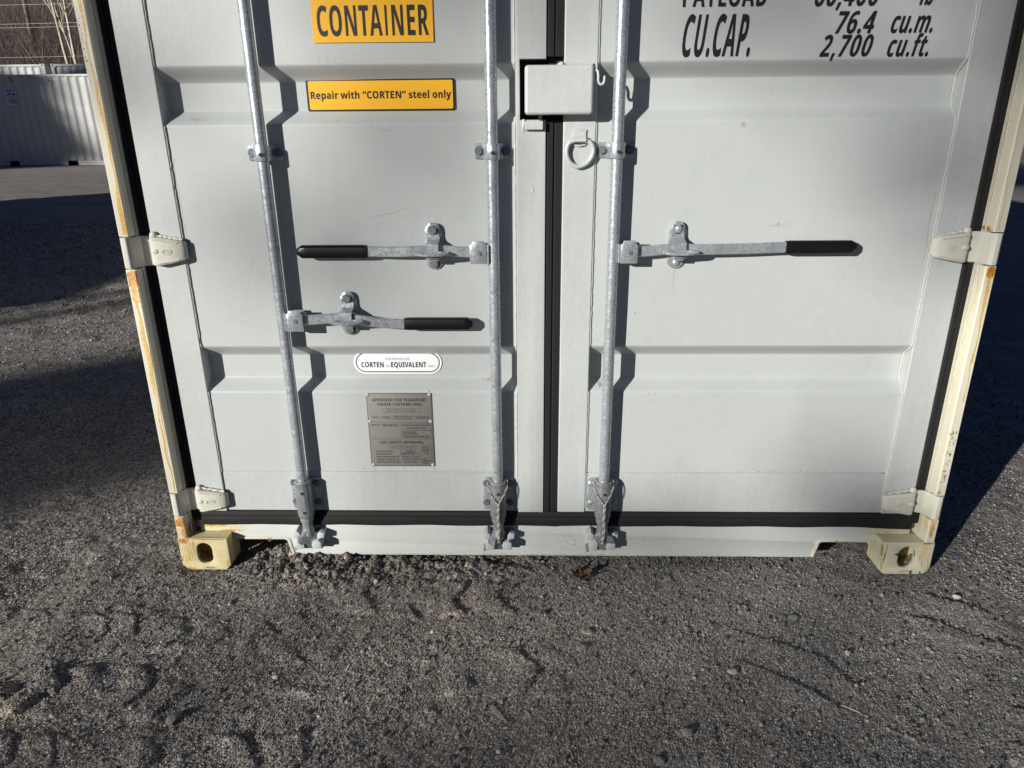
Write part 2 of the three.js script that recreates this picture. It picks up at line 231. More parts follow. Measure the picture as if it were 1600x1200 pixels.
// corner posts: a proud lip broken at the hinges, a slanting inner face and a recessed web behind the gasket
const HINGES = [[0.203, 0.283], [1.005, 1.091], [1.80, 1.886], [2.58, 2.666]];
for (const s of [-1, 1]) {
  const post = group('corner_post', container), fl = (q) => s < 0 ? q : q.map(([x, z]) => [-x, z]).reverse(), mat = s < 0 ? M.postL : M.postR;
  const uv = (x, y, z, nx, ny, nz) => { const a = 1.219 - Math.abs(x); return [Math.min(0.99, (Math.abs(nz) > 0.75 && z > -0.02 ? a : 0.034 - z) / 0.1), y / 1.8]; };
  const cuts = [0.118, ...HINGES.flatMap(([a, b]) => [a - 0.004, b + 0.003]), TOP - 0.118];
  const lipOutline = fl([[-1.2185, -0.03], [-1.2185, -0.006], [-1.2145, -0.002], [-1.1905, -0.0015], [-1.1868, -0.0045], [-1.1835, -0.03]]);
  for (let k = 0; k < cuts.length; k += 2) mesh('post_lip', fitUV(plan(lipOutline, cuts[k], cuts[k + 1], 0.002), uv), mat, post);
  mesh('post_web', fitUV(plan(fl([[-1.2185, -0.17], [-1.2175, -0.0305], [-1.1835, -0.0305], [-1.179, -0.07], [-1.12, -0.07], [-1.12, -0.17]]), 0.1185, TOP - 0.1185), uv), mat, post);
  // a ragged weld where lip and inner face meet
  const rnd = rng(s + 12), pts = []; for (let y = 0.13; y < 2.7; y += 0.012) pts.push(V(s * (1.1825 + 0.0012 * (rnd() - 0.5)), y, -0.0315 + 0.002 * (rnd() - 0.5)));
  mesh('weld_bead', tube(pts, 0.0028, 420, 5), M.post, post);
}
// door sill: a deep plate with fork notches beside the castings
{
  const o = [[-1.16, 0.16], [-1.16, 0.119], [-1.0565, 0.119], [-1.0565, 0.088], [-0.872, 0.088], [-0.866, 0.083], [-0.853, 0.03], [0.853, 0.03], [0.866, 0.083], [0.872, 0.088], [1.0565, 0.088], [1.0565, 0.119], [1.16, 0.119], [1.16, 0.16]].reverse();
  const uv = (x, y, z, nx, ny) => [(x + 1.25) / 2.5, (Math.abs(ny) > 0.7 ? y + 0.004 : y) / 0.2];
  const sill = group('door_sill', container);
  mesh('sill_plate', fitUV(ext(o, -0.062, -0.048, 0.0025), uv), M.sill, sill);
  for (const s of [-1, 1]) {     // folded lips round the fork notches, a little proud
    const f = q => s < 0 ? q.map(([x, y]) => [-x, y]).reverse() : q;
    mesh('notch_flange', fitUV(ext(f([[0.8545, 0.032], [0.8635, 0.032], [0.876, 0.0855], [0.884, 0.0895], [1.052, 0.0895], [1.052, 0.0985], [0.878, 0.0985], [0.866, 0.092]]), -0.16, -0.0445, 0.002), uv), M.sill, sill);
  }
  mesh('sill_top', fitUV(box(-1.155, 1.155, 0.138, 0.158, -0.2, -0.0625), uv), M.sill, sill);
}
// the box behind: floor, rails, corrugated sides, roof and blank end
{
  mesh('floor', box(-1.1, 1.1, 0.125, 0.16, -LEN + 0.1, -0.21), M.dark, container);
  mesh('header', box(-1.18, 1.18, TOP - 0.115, TOP - 0.01, -0.16, -0.04, 0.004), M.frame, container);
  const wave = (u) => { const t = ((u % 0.278) + 0.278) % 0.278; return t < 0.072 ? 0 : t < 0.14 ? (t - 0.072) / 0.068 : t < 0.21 ? 1 : 1 - (t - 0.21) / 0.068; };
  for (const s of [-1, 1]) {
    const o = []; for (let z = -0.178; z > -LEN + 0.17; z -= 0.034) o.push([s * (1.21 - 0.036 * wave(-z)), z]);
    const q = [...o, ...o.slice().reverse().map(([x, z]) => [x - s * 0.003, z])];
    mesh('side_wall', plan(s > 0 ? q : q.slice().reverse(), 0.16, TOP - 0.09), M.frame, container);
    mesh('top_rail', box(s < 0 ? -1.219 : 1.155, s < 0 ? -1.155 : 1.219, TOP - 0.0895, TOP - 0.02, -LEN + 0.179, -0.179), M.frame, container);
    mesh('bottom_rail', box(s < 0 ? -1.219 : 1.17, s < 0 ? -1.17 : 1.219, 0.02, 0.159, -LEN + 0.179, -0.179), M.frame, container);
  }
  mesh('roof', box(-1.154, 1.154, TOP - 0.05, TOP - 0.04, -LEN + 0.1, -0.165), M.frame, container);
  mesh('end_wall', box(-1.16, 1.16, 0.17, TOP - 0.06, -LEN + 0.05, -LEN + 0.06), M.frame, container);
  for (let k = 0; k < 9; k++) mesh('cross_member', box(-1.165, 1.165, 0.02, 0.12, -0.9 - k * 1.3, -0.86 - k * 1.3), M.dark, container);
}
// door paint with the scuffs, runs and specks of each leaf; 1 m wide, y from 0.3 to 1.8 m
function doorTex(side, marks) { return canvasTex(1024, 1536, (c, w, h) => {
  const rnd = rng(side + 70), X = x => (x - side0(side)) * w, Y = y => h - (y - 0.3) / 1.5 * h; c.fillStyle = '#ececec'; c.fillRect(0, 0, w, h);
  for (let i = 0; i < 2600; i++) { c.globalAlpha = 0.05 + 0.06 * rnd(); c.fillStyle = rnd() < 0.5 ? '#ffffff' : '#d3d6d4'; const L = 20 + 160 * rnd(); c.fillRect(rnd() * w, rnd() * h, 0.7 + 1.6 * rnd(), L); }
  for (let i = 0; i < 900; i++) { c.globalAlpha = 0.04 + 0.04 * rnd(); c.fillStyle = rnd() < 0.5 ? '#f6f6f2' : '#d8dbd8'; c.beginPath(); c.ellipse(rnd() * w, rnd() * h, 6 + 26 * rnd(), 4 + 18 * rnd(), rnd() * 3, 0, 7); c.fill(); }
  specks(c, rnd, w / 2, h / 2, w / 1.9, h / 1.9, 520, ['#b9bdb9', '#a7aaa4', '#c8c4b4'], 0.4, 1.3, 0.5); specks(c, rnd, w / 2, h / 2, w / 1.9, h / 1.9, 46, ['#7d7f7b', '#8b8a80'], 0.8, 2.2, 0.7);
  for (const [x, y, sx, sy, n] of marks.smudge) { specks(c, rnd, X(x), Y(y), sx, sy, n, ['#8f887a', '#a39a86', '#77766f', '#b3ab97'], 0.4, 1.9, 0.5); }
  for (const [x0, y0, x1, y1, a] of marks.scratch) { c.globalAlpha = a; c.strokeStyle = '#8c8f8d'; c.lineWidth = 1.1; c.beginPath(); c.moveTo(X(x0), Y(y0)); c.lineTo(X(lerp(x0, x1, 0.5)), Y(lerp(y0, y1, 0.5)) + 2); c.lineTo(X(x1), Y(y1)); c.stroke(); }
  for (const [x, y, L] of marks.run) streak(c, rnd, X(x), Y(y), Y(y) + L, 2.2, ['#ddd6bd', '#d8cfae', '#e2dcc8'], 0.5, 2);
  c.globalAlpha = 1;
}); }
const side0 = s => s < 0 ? -1.08 : 0.085;
const leafPaint = (side, marks) => new THREE.MeshPhysicalMaterial({ color: RGB(0.545, 0.576, 0.57), map: doorTex(side, marks), bumpMap: paintBump, bumpScale: 0.00045, roughness: 0.42 });
M.panelL = leafPaint(-1, { smudge: [[-0.72, 0.655, 20, 12, 110], [-0.74, 0.63, 12, 10, 60], [-0.97, 1.4, 40, 6, 70], [-0.2, 0.64, 16, 8, 60], [-0.47, 1.37, 70, 10, 60], [-0.3, 0.8, 20, 30, 40], [-0.15, 1.55, 18, 60, 50], [-0.6, 1.54, 60, 16, 50], [-0.35, 0.345, 260, 6, 160]], scratch: [[-0.52, 1.135, -0.4, 1.165, 0.55], [-0.5, 1.12, -0.38, 1.15, 0.3], [-0.44, 1.19, -0.4, 1.2, 0.3], [-0.3, 0.72, -0.27, 0.74, 0.5], [-0.25, 0.66, -0.235, 0.69, 0.5], [-0.9, 0.9, -0.87, 1.02, 0.2], [-0.62, 1.2, -0.6, 1.24, 0.25], [-0.2, 1.45, -0.17, 1.43, 0.35]], run: [[-0.565, 0.36, 26], [-0.376, 0.36, 26], [-0.47, 0.36, 12], [-1.055, 0.9, 300], [-1.05, 1.3, 240], [-0.791, 1.29, 60], [-0.1705, 1.29, 60]] });
M.panelR = leafPaint(1, { smudge: [[0.145, 0.63, 9, 9, 70], [0.62, 1.11, 26, 5, 60], [0.5, 1.375, 8, 10, 40], [0.86, 1.4, 60, 20, 50], [0.4, 0.93, 4, 3, 10], [0.7, 0.345, 260, 6, 160], [0.95, 0.7, 30, 60, 50], [0.3, 0.6, 40, 30, 40]], scratch: [[0.135, 0.64, 0.15, 0.625, 0.6], [0.14, 0.65, 0.155, 0.64, 0.5], [0.62, 1.105, 0.66, 1.115, 0.4], [0.8, 0.9, 0.83, 0.98, 0.2], [0.5, 0.5, 0.56, 0.505, 0.25], [0.45, 1.3, 0.47, 1.33, 0.25]], run: [[1.04, 1.2, 200], [0.163, 1.29, 50], [0.345, 0.985, 60]] });
// doors
const GROOVES = [0.758, 1.531, 2.296];
function prof(y) { // depth of the panel at height y
  for (const t of GROOVES) { if (y <= t && y >= t - 0.147) { const d = t - y; const k = d < 0.039 ? d / 0.039 : d < 0.111 ? 1 : (0.147 - d) / 0.036; return lerp(P, G, sm(0, 1, Math.min(1, Math.max(0, k))) * 0.35 + Math.min(1, Math.max(0, k)) * 0.65); } }
  return P;
}
const YS = (() => { const a = new Set(); for (let y = 0.34; y < 2.76; y += 0.02) a.add(+y.toFixed(4)); for (const t of GROOVES) for (let d = -0.006; d <= 0.154; d += 0.0025) a.add(+(t - d).toFixed(4)); a.add(2.76); return [...a].sort((p, q) => p - q); })();
function panel(x0, x1, seed) {
  const nx = 60, pos = [], idx = [];
  for (const y of YS) for (let i = 0; i <= nx; i++) { const x = lerp(x0, x1, i / nx), edge = Math.min(1, (i / nx) * 8, (1 - i / nx) * 8); pos.push(x, y, prof(y) + edge * 0.0034 * (fbm(x * 3.1, y * 3.4, 3, seed) - 0.5)); }
  const w = nx + 1; for (let j = 0; j + 1 < YS.length; j++) for (let i = 0; i < nx; i++) { const a = j * w + i; idx.push(a, a + 1, a + w + 1, a, a + w + 1, a + w); }
  const g = new THREE.BufferGeometry(); g.setAttribute('position', new THREE.Float32BufferAttribute(pos, 3)); g.setIndex(idx); g.computeVertexNormals(); return g;
}
function bead(x, y0, y1, dz, r, seed) { const rnd = rng(seed), pts = []; for (let y = y0; y <= y1; y += 0.01) pts.push(V(x + 0.0016 * (rnd() - 0.5), y, Math.min(prof(y) + dz, S + 0.001) + 0.001 * (rnd() - 0.5))); return tube(pts, r, pts.length * 2, 5); }
const D0 = 0.196, D1 = 2.765;
{ // left door
  const d = tag(group('door', container), 'left door leaf with yellow stickers');
  mesh('panel', fitUV(panel(-1.0605, -0.1075, 3), (x, y) => [x - side0(-1), (y - 0.3) / 1.5]), M.panelL, d);
  mesh('outer_stile', box(-1.15, -1.0605, D0, D1, -0.1, S, 0.003), M.door, d);
  const n = [[-0.1075, D0], [-0.0265, D0], [-0.0265, 1.391], [-0.0955, 1.391], [-0.0955, 1.539], [-0.0265, 1.539], [-0.0265, D1], [-0.1075, D1]];
  mesh('inner_stile', ext(n, -0.1, S, 0.003), M.door, d);
  mesh('bottom_rail', box(-1.0603, -0.1077, D0 + 0.0005, 0.3365, -0.098, P + 0.0008, 0.0025), M.door, d);
  mesh('weld_bead', [bead(-1.0595, 0.34, 2.7, 0.002, 0.0028, 4), bead(-0.1092, 0.21, 2.7, 0.0035, 0.0042, 8), tube([...Array(90)].map((_, i) => V(-1.056 + i * 0.0106, 0.3385, P + 0.0005)), 0.0016, 180, 5)], M.door, d);
  mesh('recess_back', box(-0.1, -0.024, 1.385, 1.545, -0.112, -0.1005), M.dark, d);
  mesh('lock_tongue', [box(-0.083, -0.034, 1.366, 1.388, S - 0.002, S + 0.016, 0.002), tube([V(-0.086, 1.364, S), V(-0.087, 1.372, S + 0.002), V(-0.086, 1.38, S + 0.001), V(-0.085, 1.392, S)], 0.004, 14, 6), tube([V(-0.085, 1.365, S), V(-0.07, 1.364, S + 0.001), V(-0.05, 1.364, S)], 0.003, 14, 6)], M.door, d);
  mesh('weld_drip', [dome(V(-0.062, 1.206, S - 0.0005), 0.0045, 0.002), tube([V(-0.062, 1.218, S), V(-0.0625, 1.206, S + 0.0005)], 0.0014, 6, 5)], M.door, d);
}
{ // right door
  const d = tag(group('door', container), 'right door leaf with black capacity lettering');
  mesh('panel', fitUV(panel(0.1085, 1.055, 41), (x, y) => [x - side0(1), (y - 0.3) / 1.5]), M.panelR, d);
  mesh('outer_stile', box(1.055, 1.149, D0, D1, -0.1, S, 0.004), M.door, d);
  mesh('inner_stile', box(0.02, 0.1085, D0, D1, -0.1, S - 0.001, 0.004), M.door, d);
  mesh('bottom_rail', box(0.1087, 1.0548, D0 + 0.0005, 0.3365, -0.098, P + 0.0008, 0.0025), M.door, d);
  mesh('weld_bead', [bead(0.1098, 0.21, 2.7, 0.0015, 0.0024, 14), bead(1.0535, 0.24, 2.7, 0.003, 0.0042, 18), tube([...Array(88)].map((_, i) => V(0.115 + i * 0.0106, 0.3385, P + 0.0005)), 0.0016, 180, 5), dome(V(1.054, 0.339, P), 0.007, 0.006)], M.door, d);
  mesh('hook', tube([V(0.096, 1.512, -0.012), V(0.1035, 1.506, 0.0), V(0.1055, 1.494, 0.004), V(0.106, 1.482, 0.004), V(0.112, 1.474, 0.004), V(0.119, 1.4775, 0.004), V(0.1212, 1.486, 0.004), V(0.1215, 1.4945, 0.004)], 0.0034, 36, 8), M.door, d);
  // hanging ring in its bent tab
  const ring = [[0.036, 1.331], [0.03, 1.315], [0.031, 1.298], [0.041, 1.28], [0.056, 1.2715], [0.066, 1.2712], [0.084, 1.279], [0.098, 1.297], [0.101, 1.315], [0.094, 1.331], [0.084, 1.3365], [0.066, 1.3375], [0.046, 1.3365]];
  mesh('tie_ring', tube(ring.map(([x, y]) => V(x, y, S + 0.009)), 0.0063, 90, 10, true), M.door, d);
  mesh('ring_tab', [box(0.046, 0.082, 1.345, 1.362, S - 0.001, S + 0.004, 0.002), (() => { const pr = []; for (let i = 0; i <= 12; i++) { const a = -0.3 + i / 12 * 3.6; pr.push([Math.cos(a) * 0.0105, Math.sin(a) * 0.0105]); } const inn = pr.map(([a, b]) => [a * 0.68, b * 0.68]).reverse(); const g = ext([...pr, ...inn], 0.047, 0.081); g.rotateY(Math.PI / 2); return g.translate(0, 1.337, S + 0.009); })(), tube([V(0.046, 1.362, S), V(0.064, 1.363, S + 0.002), V(0.083, 1.362, S)], 0.0035, 18, 6), tube([V(0.05, 1.3265, S + 0.001), V(0.064, 1.324, S + 0.003), V(0.08, 1.3265, S + 0.001)], 0.003, 18, 6)], M.door, d);
}
{ // lock box welded to the right door and reaching over the left one
  const b = group('lock_box', container);
  mesh('box_shell', box(-0.0825, 0.0948, 1.4025, 1.5222, S - 0.012, 0.0068, 0.009), M.frame, b);
  mesh('weld_bead', [tube([V(0.0, 1.523, S + 0.003), V(0.03, 1.5245, S + 0.003), V(0.06, 1.5235, S + 0.003), V(0.094, 1.524, S + 0.003)], 0.0045, 30, 6), dome(V(0.012, 1.523, S + 0.01), 0.009, 0.008), tube([V(0.096, 1.52, S + 0.002), V(0.0968, 1.46, S + 0.002), V(0.096, 1.404, S + 0.002)], 0.003, 20, 6), dome(V(0.075, 1.511, 0.006), 0.004, 0.0016), dome(V(-0.02, 1.423, 0.006), 0.003, 0.001), dome(V(0.065, 1.513, 0.006), 0.003, 0.001)], M.frame, b);
}
// rubber seals
{
  const rib = (x0, x1, z0, z1) => [[x0, z0], [x0, z1 - 0.004], [x0 + (x1 - x0) * 0.12, z1], [x0 + (x1 - x0) * 0.42, z1 - 0.001], [x0 + (x1 - x0) * 0.5, z1 - 0.006], [x0 + (x1 - x0) * 0.58, z1 - 0.002], [x1, z1 - 0.005], [x1, z0]];
  mesh('door_seal', plan(rib(-0.0262, 0.0195, -0.1, -0.049), 0.19, 1.388), M.rubber, container);
  mesh('door_seal', plan(rib(-0.0262, 0.0195, -0.1, -0.049), 1.545, 2.76), M.rubber, container);
  mesh('door_seal', plan(rib(-0.02, 0.0195, -0.1, -0.07), 1.389, 1.544), M.rubber, container);
  mesh('door_seal', plan(rib(-1.1815, -1.1505, -0.11, -0.0445), 0.161, 2.76), M.rubber, container);
  mesh('door_seal', plan(rib(1.1495, 1.1815, -0.11, -0.0445), 0.161, 2.76), M.rubber, container);
  const pr = [[0.1485, -0.0475], [0.1495, -0.04], [0.156, -0.0375], [0.172, -0.038], [0.178, -0.0435], [0.184, -0.0425], [0.1955, -0.047], [0.1955, -0.1], [0.161, -0.1], [0.161, -0.0475]];
  const rnd = rng(5), rings = []; for (let i = 0; i <= 60; i++) { const x = -1.148 + 2.305 * i / 60, sg = Math.sin(i * 0.9) * 0.0012 + (i > 56 ? (i - 56) * 0.002 : 0); rings.push(pr.map(([y, z], k) => V(x, y - (k > 0 && k < 4 ? sg + 0.001 * rnd() : 0), z)).reverse()); }
  mesh('door_seal', toCreasedNormals(loft(rings), 0.5), M.rubber, container);
  mesh('seal_flap', ext([[-0.03, 0.1495], [0.022, 0.1495], [0.022, 0.1455], [0.0, 0.1462]].reverse(), -0.0465, -0.041, 0.001), M.rubber, container);
}
// hinges
const font = await new FontLoader().loadAsync('fonts/droid/droid_sans_bold.typeface.json');
const CAP = (() => { const b = new THREE.Box3().setFromBufferAttribute(new THREE.ShapeGeometry(font.generateShapes('H', 1)).attributes.position); return b.max.y - b.min.y; })();
function letters(txt, h, wid, shear, x, y, z, ax = 0, sp = 1) {      // flat printed letters, height h, squeezed to the width wid and slanted
  const size = h / CAP; let pen = 0; const out = [], sx = wid / [...txt].reduce((a, ch) => a + (font.data.glyphs[ch] || font.data.glyphs['?']).ha * size / font.data.resolution * sp, 0);
  for (const ch of txt) {
    const gl = font.data.glyphs[ch] || font.data.glyphs['?'];
    if (ch !== ' ') for (const s of ch === 'I' ? [new THREE.Shape([[0.35, 0], [0.65, 0], [0.65, 1], [0.35, 1]].map(([a, b]) => new THREE.Vector2(a * gl.ha * size / font.data.resolution, b * CAP * size)))] : font.generateShapes(ch, size)) { const g = new THREE.ShapeGeometry(s, 8); g.translate(pen / sx, 0, 0); out.push(g); }
    pen += gl.ha * size / font.data.resolution * sx * sp;
  }
  const g = mergeGeometries(out.map(q => { q = q.toNonIndexed(); return q; })), p = g.attributes.position;
  for (let i = 0; i < p.count; i++) { const X = p.getX(i) * sx + p.getY(i) * shear - ax * pen, Y = p.getY(i); p.setXYZ(i, X + x, Y + y, z); }
  g.computeVertexNormals(); return g;
}
for (const s of [-1, 1]) for (const [y0, y1] of HINGES) {
  const h = group('hinge', container), yc = (y0 + y1) / 2, hh = (y1 - y0) / 2;
  // blade: from the knuckle back along the post, across the seal and out over the stile, narrowing to its end
  const path = [[1.204, -0.014, 1, 0.012], [1.1905, -0.007, 1, 0.011], [1.184, -0.022, 1, 0.008], [1.175, -0.037, 1, 0.006], [1.154, -0.042, 0.99, 0.006], [1.145, -0.035, 0.975, 0.009], [1.137, -0.0205, 0.96, 0.015], [1.128, -0.0185, 0.94, 0.015], [1.09, -0.0215, 0.8, 0.013], [1.058, -0.025, 0.66, 0.0115], [1.053, -0.028, 0.6, 0.01], [1.0475, -0.036, 0.5, 0.006]];
  const rings = path.map(([x, z, k, t]) => { const H = hh * k, c = 0.003; const q = [[-H, z - t], [-H, z - c], [-H + c, z], [H - c, z], [H, z - c], [H, z - t]]; return (s < 0 ? q : q.slice().reverse()).map(([y, zz]) => V(s * x, yc + y + (1 - k) * 0.004, zz)); });
  mesh('blade', toCreasedNormals(loft(rings), 0.55), M.hinge, h);
  mesh('knuckle', toCreasedNormals(cyl(V(s * 1.2045, y0, -0.0125), V(s * 1.2045, y1, -0.0125), 0.015, 0.015, 24).toNonIndexed(), 0.6), M.hinge, h);
  const face = (x) => { for (let k = 0; k + 1 < path.length; k++) if (x <= path[k][0] && x >= path[k + 1][0]) return lerp(path[k][1], path[k + 1][1], (path[k][0] - x) / (path[k][0] - path[k + 1][0])); return -0.02; };
  // raised rim and pad with the maker's oval
  const up = 0.78, rimPts = [[1.138, up], [1.128, up], [1.092, up * 0.83], [1.066, up * 0.7]];
  const rim = sg => tube(rimPts.map(([x, k]) => V(s * x, yc + sg * hh * k + 0.001, face(x) + 0.0005)), 0.0024, 20, 6);
  for (const sg of [1, -1]) mesh('rim', rim(sg), M.hinge, h);
  const zt = (x) => face(x) + 0.0008, ov = [...Array(26)].map((_, i) => { const a = i / 26 * Math.PI * 2, x = 1.098 + 0.0125 * Math.cos(a); return V(s * x, yc + 0.0075 * Math.sin(a), zt(x)); });
  mesh('emblem', [tube(ov, 0.0011, 60, 5, true), letters('G&I', 0.0065, 0.0145, 0, s * 1.098, yc - 0.003, zt(1.098) + 0.0012, 0.5)], M.hinge, h);
  const boss = dome(V(0, 0, 0), 0.008, 0.004, 16); boss.scale(1.25, 1, 1).translate(s * 1.131, yc + 0.002, face(1.131) - 0.0005); mesh('boss', boss, M.hinge, h);
  const rnd = rng(Math.round(y0 * 100) + s), wb = [...Array(14)].map((_, i) => V(s * (1.142 - i * 0.0066), yc + hh * lerp(0.98, 0.62, i / 13) + 0.003 + 0.0025 * rnd(), S + 0.004 + 0.003 * rnd()));
  mesh('weld_bead', [tube(wb, 0.0042, 40, 6), dome(V(s * 1.138, yc + hh + 0.002, S + 0.006), 0.011, 0.009)], M.hinge, h);
}
// ------------------------------------------------------------------ locking bars
const AX = -0.0195, RR = 0.0163;
function lockingBar(x, label, rope, turn) {
  const b = tag(group('locking_bar', container), label);
  const rod = new THREE.CylinderGeometry(RR, RR, 2.3, 28, 1, true).translate(x, 0.325 + 1.15, AX);
  mesh('rod', rod, M.galv, b);
  for (const y of [1.3125, 2.09]) {
    const hat = [[-0.047, 0], [-0.047, 0.005], [-0.0285, 0.005], [-0.0245, 0.009], [-0.0225, 0.026]]; for (let i = 0; i <= 8; i++) { const a = Math.PI - Math.PI * i / 8; hat.push([0.0215 * Math.cos(a), 0.0325 + 0.0205 * Math.sin(a)]); } hat.push([0.0225, 0.026], [0.0245, 0.009], [0.0285, 0.005], [0.047, 0.005], [0.047, 0], [0.0215, 0], [0.0178, 0.012], [0.0176, 0.0325]); for (let i = 1; i < 8; i++) { const a = Math.PI * i / 8; hat.push([0.0176 * Math.cos(a), 0.0325 + 0.0176 * Math.sin(a)]); } hat.push([-0.0176, 0.0325], [-0.0178, 0.012], [-0.0215, 0]);
    mesh('bearing_bracket', plan(hat.map(([a, z]) => [x + a, P + z]).reverse(), y - 0.0205, y + 0.0205, 0.0012), M.galv, b);
    mesh('bolt', hexBolt(x - 0.0365, y, P + 0.005, 0.0095), M.bolt, b); mesh('bolt', hexBolt(x + 0.0365, y, P + 0.005, 0.0095), M.bolt, b);
    mesh('pin', cyl(V(x + 0.003, y - 0.003, AX + 0.018), V(x + 0.003, y - 0.003, AX + 0.0222), 0.0052, 0.0052, 14), M.dark, b);
  }
  // lower guide: plate, half-round housing, collar, four bolts
  const pl = (() => { const q = [], w = 0.048, y0 = 0.205, y1 = 0.322, r = 0.012; for (const [cx, cy, a0] of [[w - r, y1 - r, 0], [-w + r, y1 - r, 1], [-w + r, y0 + r, 2], [w - r, y0 + r, 3]]) for (let i = 0; i <= 4; i++) { const a = (a0 + i / 4) * Math.PI / 2; q.push([x + cx + r * Math.cos(a), cy + r * Math.sin(a)]); } return ext(q, P + 0.0008, P + 0.0065, 0.0012); })();
  mesh('guide_plate', pl, M.galv, b);
  const hs = [[0.0235, 0.197], [0.0255, 0.2], [0.0262, 0.215], [0.0255, 0.3], [0.0252, 0.312], [0.0262, 0.316], [0.0262, 0.3215], [0.0235, 0.325], [0.0175, 0.3255]].map(([r, y]) => new THREE.Vector2(r, y));
  const neck = [[0.0, 0.131], [0.0215, 0.131], [0.0205, 0.14], [0.0175, 0.15], [0.0168, 0.165], [0.0172, 0.1775], [0.0205, 0.1785], [0.0215, 0.185], [0.0205, 0.19], [0.0205, 0.1965], [0.0235, 0.197]].map(([r, y]) => new THREE.Vector2(r, y));
  mesh('guide_housing', [toCreasedNormals(new THREE.LatheGeometry(hs, 30).toNonIndexed(), 0.6).translate(x, 0, AX), box(x - 0.025, x + 0.025, 0.208, 0.318, P + 0.0065, AX)], M.cast, b);
  mesh('neck', toCreasedNormals(new THREE.LatheGeometry(neck, 28).toNonIndexed(), 0.6).translate(x, 0, AX), M.cast, b);
  for (const [y, dx] of [[0.289, 0.0025], [0.219, 0.003]]) mesh('drain_hole', cyl(V(x + dx, y, AX + 0.02), V(x + dx, y, AX + 0.0262), 0.0052, 0.0052, 14), M.dark, b);
  for (const sx of [-1, 1]) for (const y of [0.302, 0.233]) mesh('bolt', rope === 2 ? roundRivet(x + sx * 0.0375, y, P + 0.006, y > 0.3 ? 0.0115 : 0.0095) : hexBolt(x + sx * 0.0375, y, P + 0.0065, 0.009), rope === 2 ? M.galv : M.bolt, b);
  // cam: a claw with two noses, turned between the keeper's prongs
  const claw = [[-0.014, 0.034], [0.014, 0.034], [0.019, 0.024], [0.034, 0.02], [0.041, 0.008], [0.036, -0.006], [0.024, -0.004], [0.018, -0.012], [0.02, -0.026], [0.012, -0.032], [-0.004, -0.03], [-0.01, -0.018], [-0.016, -0.01], [-0.028, -0.012], [-0.037, -0.002], [-0.035, 0.014], [-0.022, 0.021]].reverse();
  const cam = ext(claw, -0.016, 0.014, 0.004); cam.rotateY(turn).translate(x, 0.113, AX + 0.004);
  mesh('cam', cam, M.cast, b);
  // painted keeper on the sill
  const kp = M.frame;
  const prong = (sx, y, w, hgt, z1) => { const q = [[0, 0], [w, 0.004], [w * 1.02, hgt * 0.8], [w * 0.7, hgt], [w * 0.1, hgt * 0.92], [-w * 0.1, hgt * 0.5]]; return ext(q.map(([a, c]) => [x + sx + a, y + c]), -0.049, z1, 0.003); };
  for (const g of [prong(-0.04, 0.078, 0.026, 0.044, 0.0), prong(0.014, 0.084, 0.028, 0.03, 0.002), ext([[x - 0.048, 0.118], [x - 0.03, 0.114], [x - 0.026, 0.136], [x - 0.036, 0.146], [x - 0.05, 0.134]], -0.049, -0.006, 0.003), ext([[x + 0.028, 0.112], [x + 0.05, 0.116], [x + 0.052, 0.134], [x + 0.038, 0.138], [x + 0.029, 0.13]], -0.049, -0.012, 0.003)]) mesh('keeper_prong', g, kp, b);
  mesh('keeper_foot', [box(x - 0.044, x + 0.042, 0.072, 0.082, -0.0485, -0.018, 0.003), box(x - 0.05, x - 0.04, 0.073, 0.079, -0.048, -0.006, 0.002)], M.cast, b);
  if (rope) { // twisted tie looped round the collar, hanging down
    const loop = new THREE.CatmullRomCurve3([V(x + 0.002, 0.256, AX + 0.031), V(x - 0.014, 0.275, AX + 0.026), V(x - 0.028, 0.302, AX + 0.012), V(x - 0.0295, 0.323, AX - 0.002), V(x - 0.02, 0.329, AX - 0.014), V(x + 0.0, 0.331, AX - 0.022), V(x + 0.02, 0.329, AX - 0.014), V(x + 0.0295, 0.322, AX - 0.002), V(x + 0.027, 0.3, AX + 0.014), V(x + 0.013, 0.274, AX + 0.027), V(x + 0.003, 0.256, AX + 0.031)]);
    const tail = new THREE.CatmullRomCurve3([V(x + 0.0025, 0.258, AX + 0.031), V(x + 0.002, 0.235, AX + 0.031), V(x + 0.001, 0.2, AX + 0.031), V(x + 0.003, 0.17, AX + 0.029), V(x + 0.002, 0.14, AX + 0.028), V(x - 0.001, 0.112, AX + 0.026)]);
    const twist = (c, n, turns, R, ph) => { const pts = []; for (let i = 0; i <= n; i++) { const t = i / n, q = c.getPoint(t), a = t * turns * Math.PI * 2 + ph; pts.push(q.add(V(Math.cos(a) * R, Math.sin(a) * R * 0.35, Math.sin(a) * R))); } return tube(pts, R * 0.62, n * 2, 6); };
    mesh('cord_strand', [twist(loop, 130, 13, 0.0019, 0)], M.cord, b); mesh('cord_strand', twist(loop, 130, 13, 0.0019, Math.PI), M.cordDark, b);
    mesh('cord_strand', twist(tail, 110, 6, 0.0032, 0.4), M.cord, b); mesh('cord_strand', twist(tail, 110, 6, 0.0032, 2.5), M.cord, b); mesh('cord_strand', twist(tail, 110, 6, 0.0032, 4.6), M.cordDark, b);
  }
  return b;
}
lockingBar(-0.791, 'galvanised locking rod nearest the left post', 0, 0.5);
lockingBar(-0.1705, 'galvanised locking rod of the left door beside the middle seal', 1, 0.9);
lockingBar(0.163, 'galvanised locking rod of the right door', 2, -0.15);

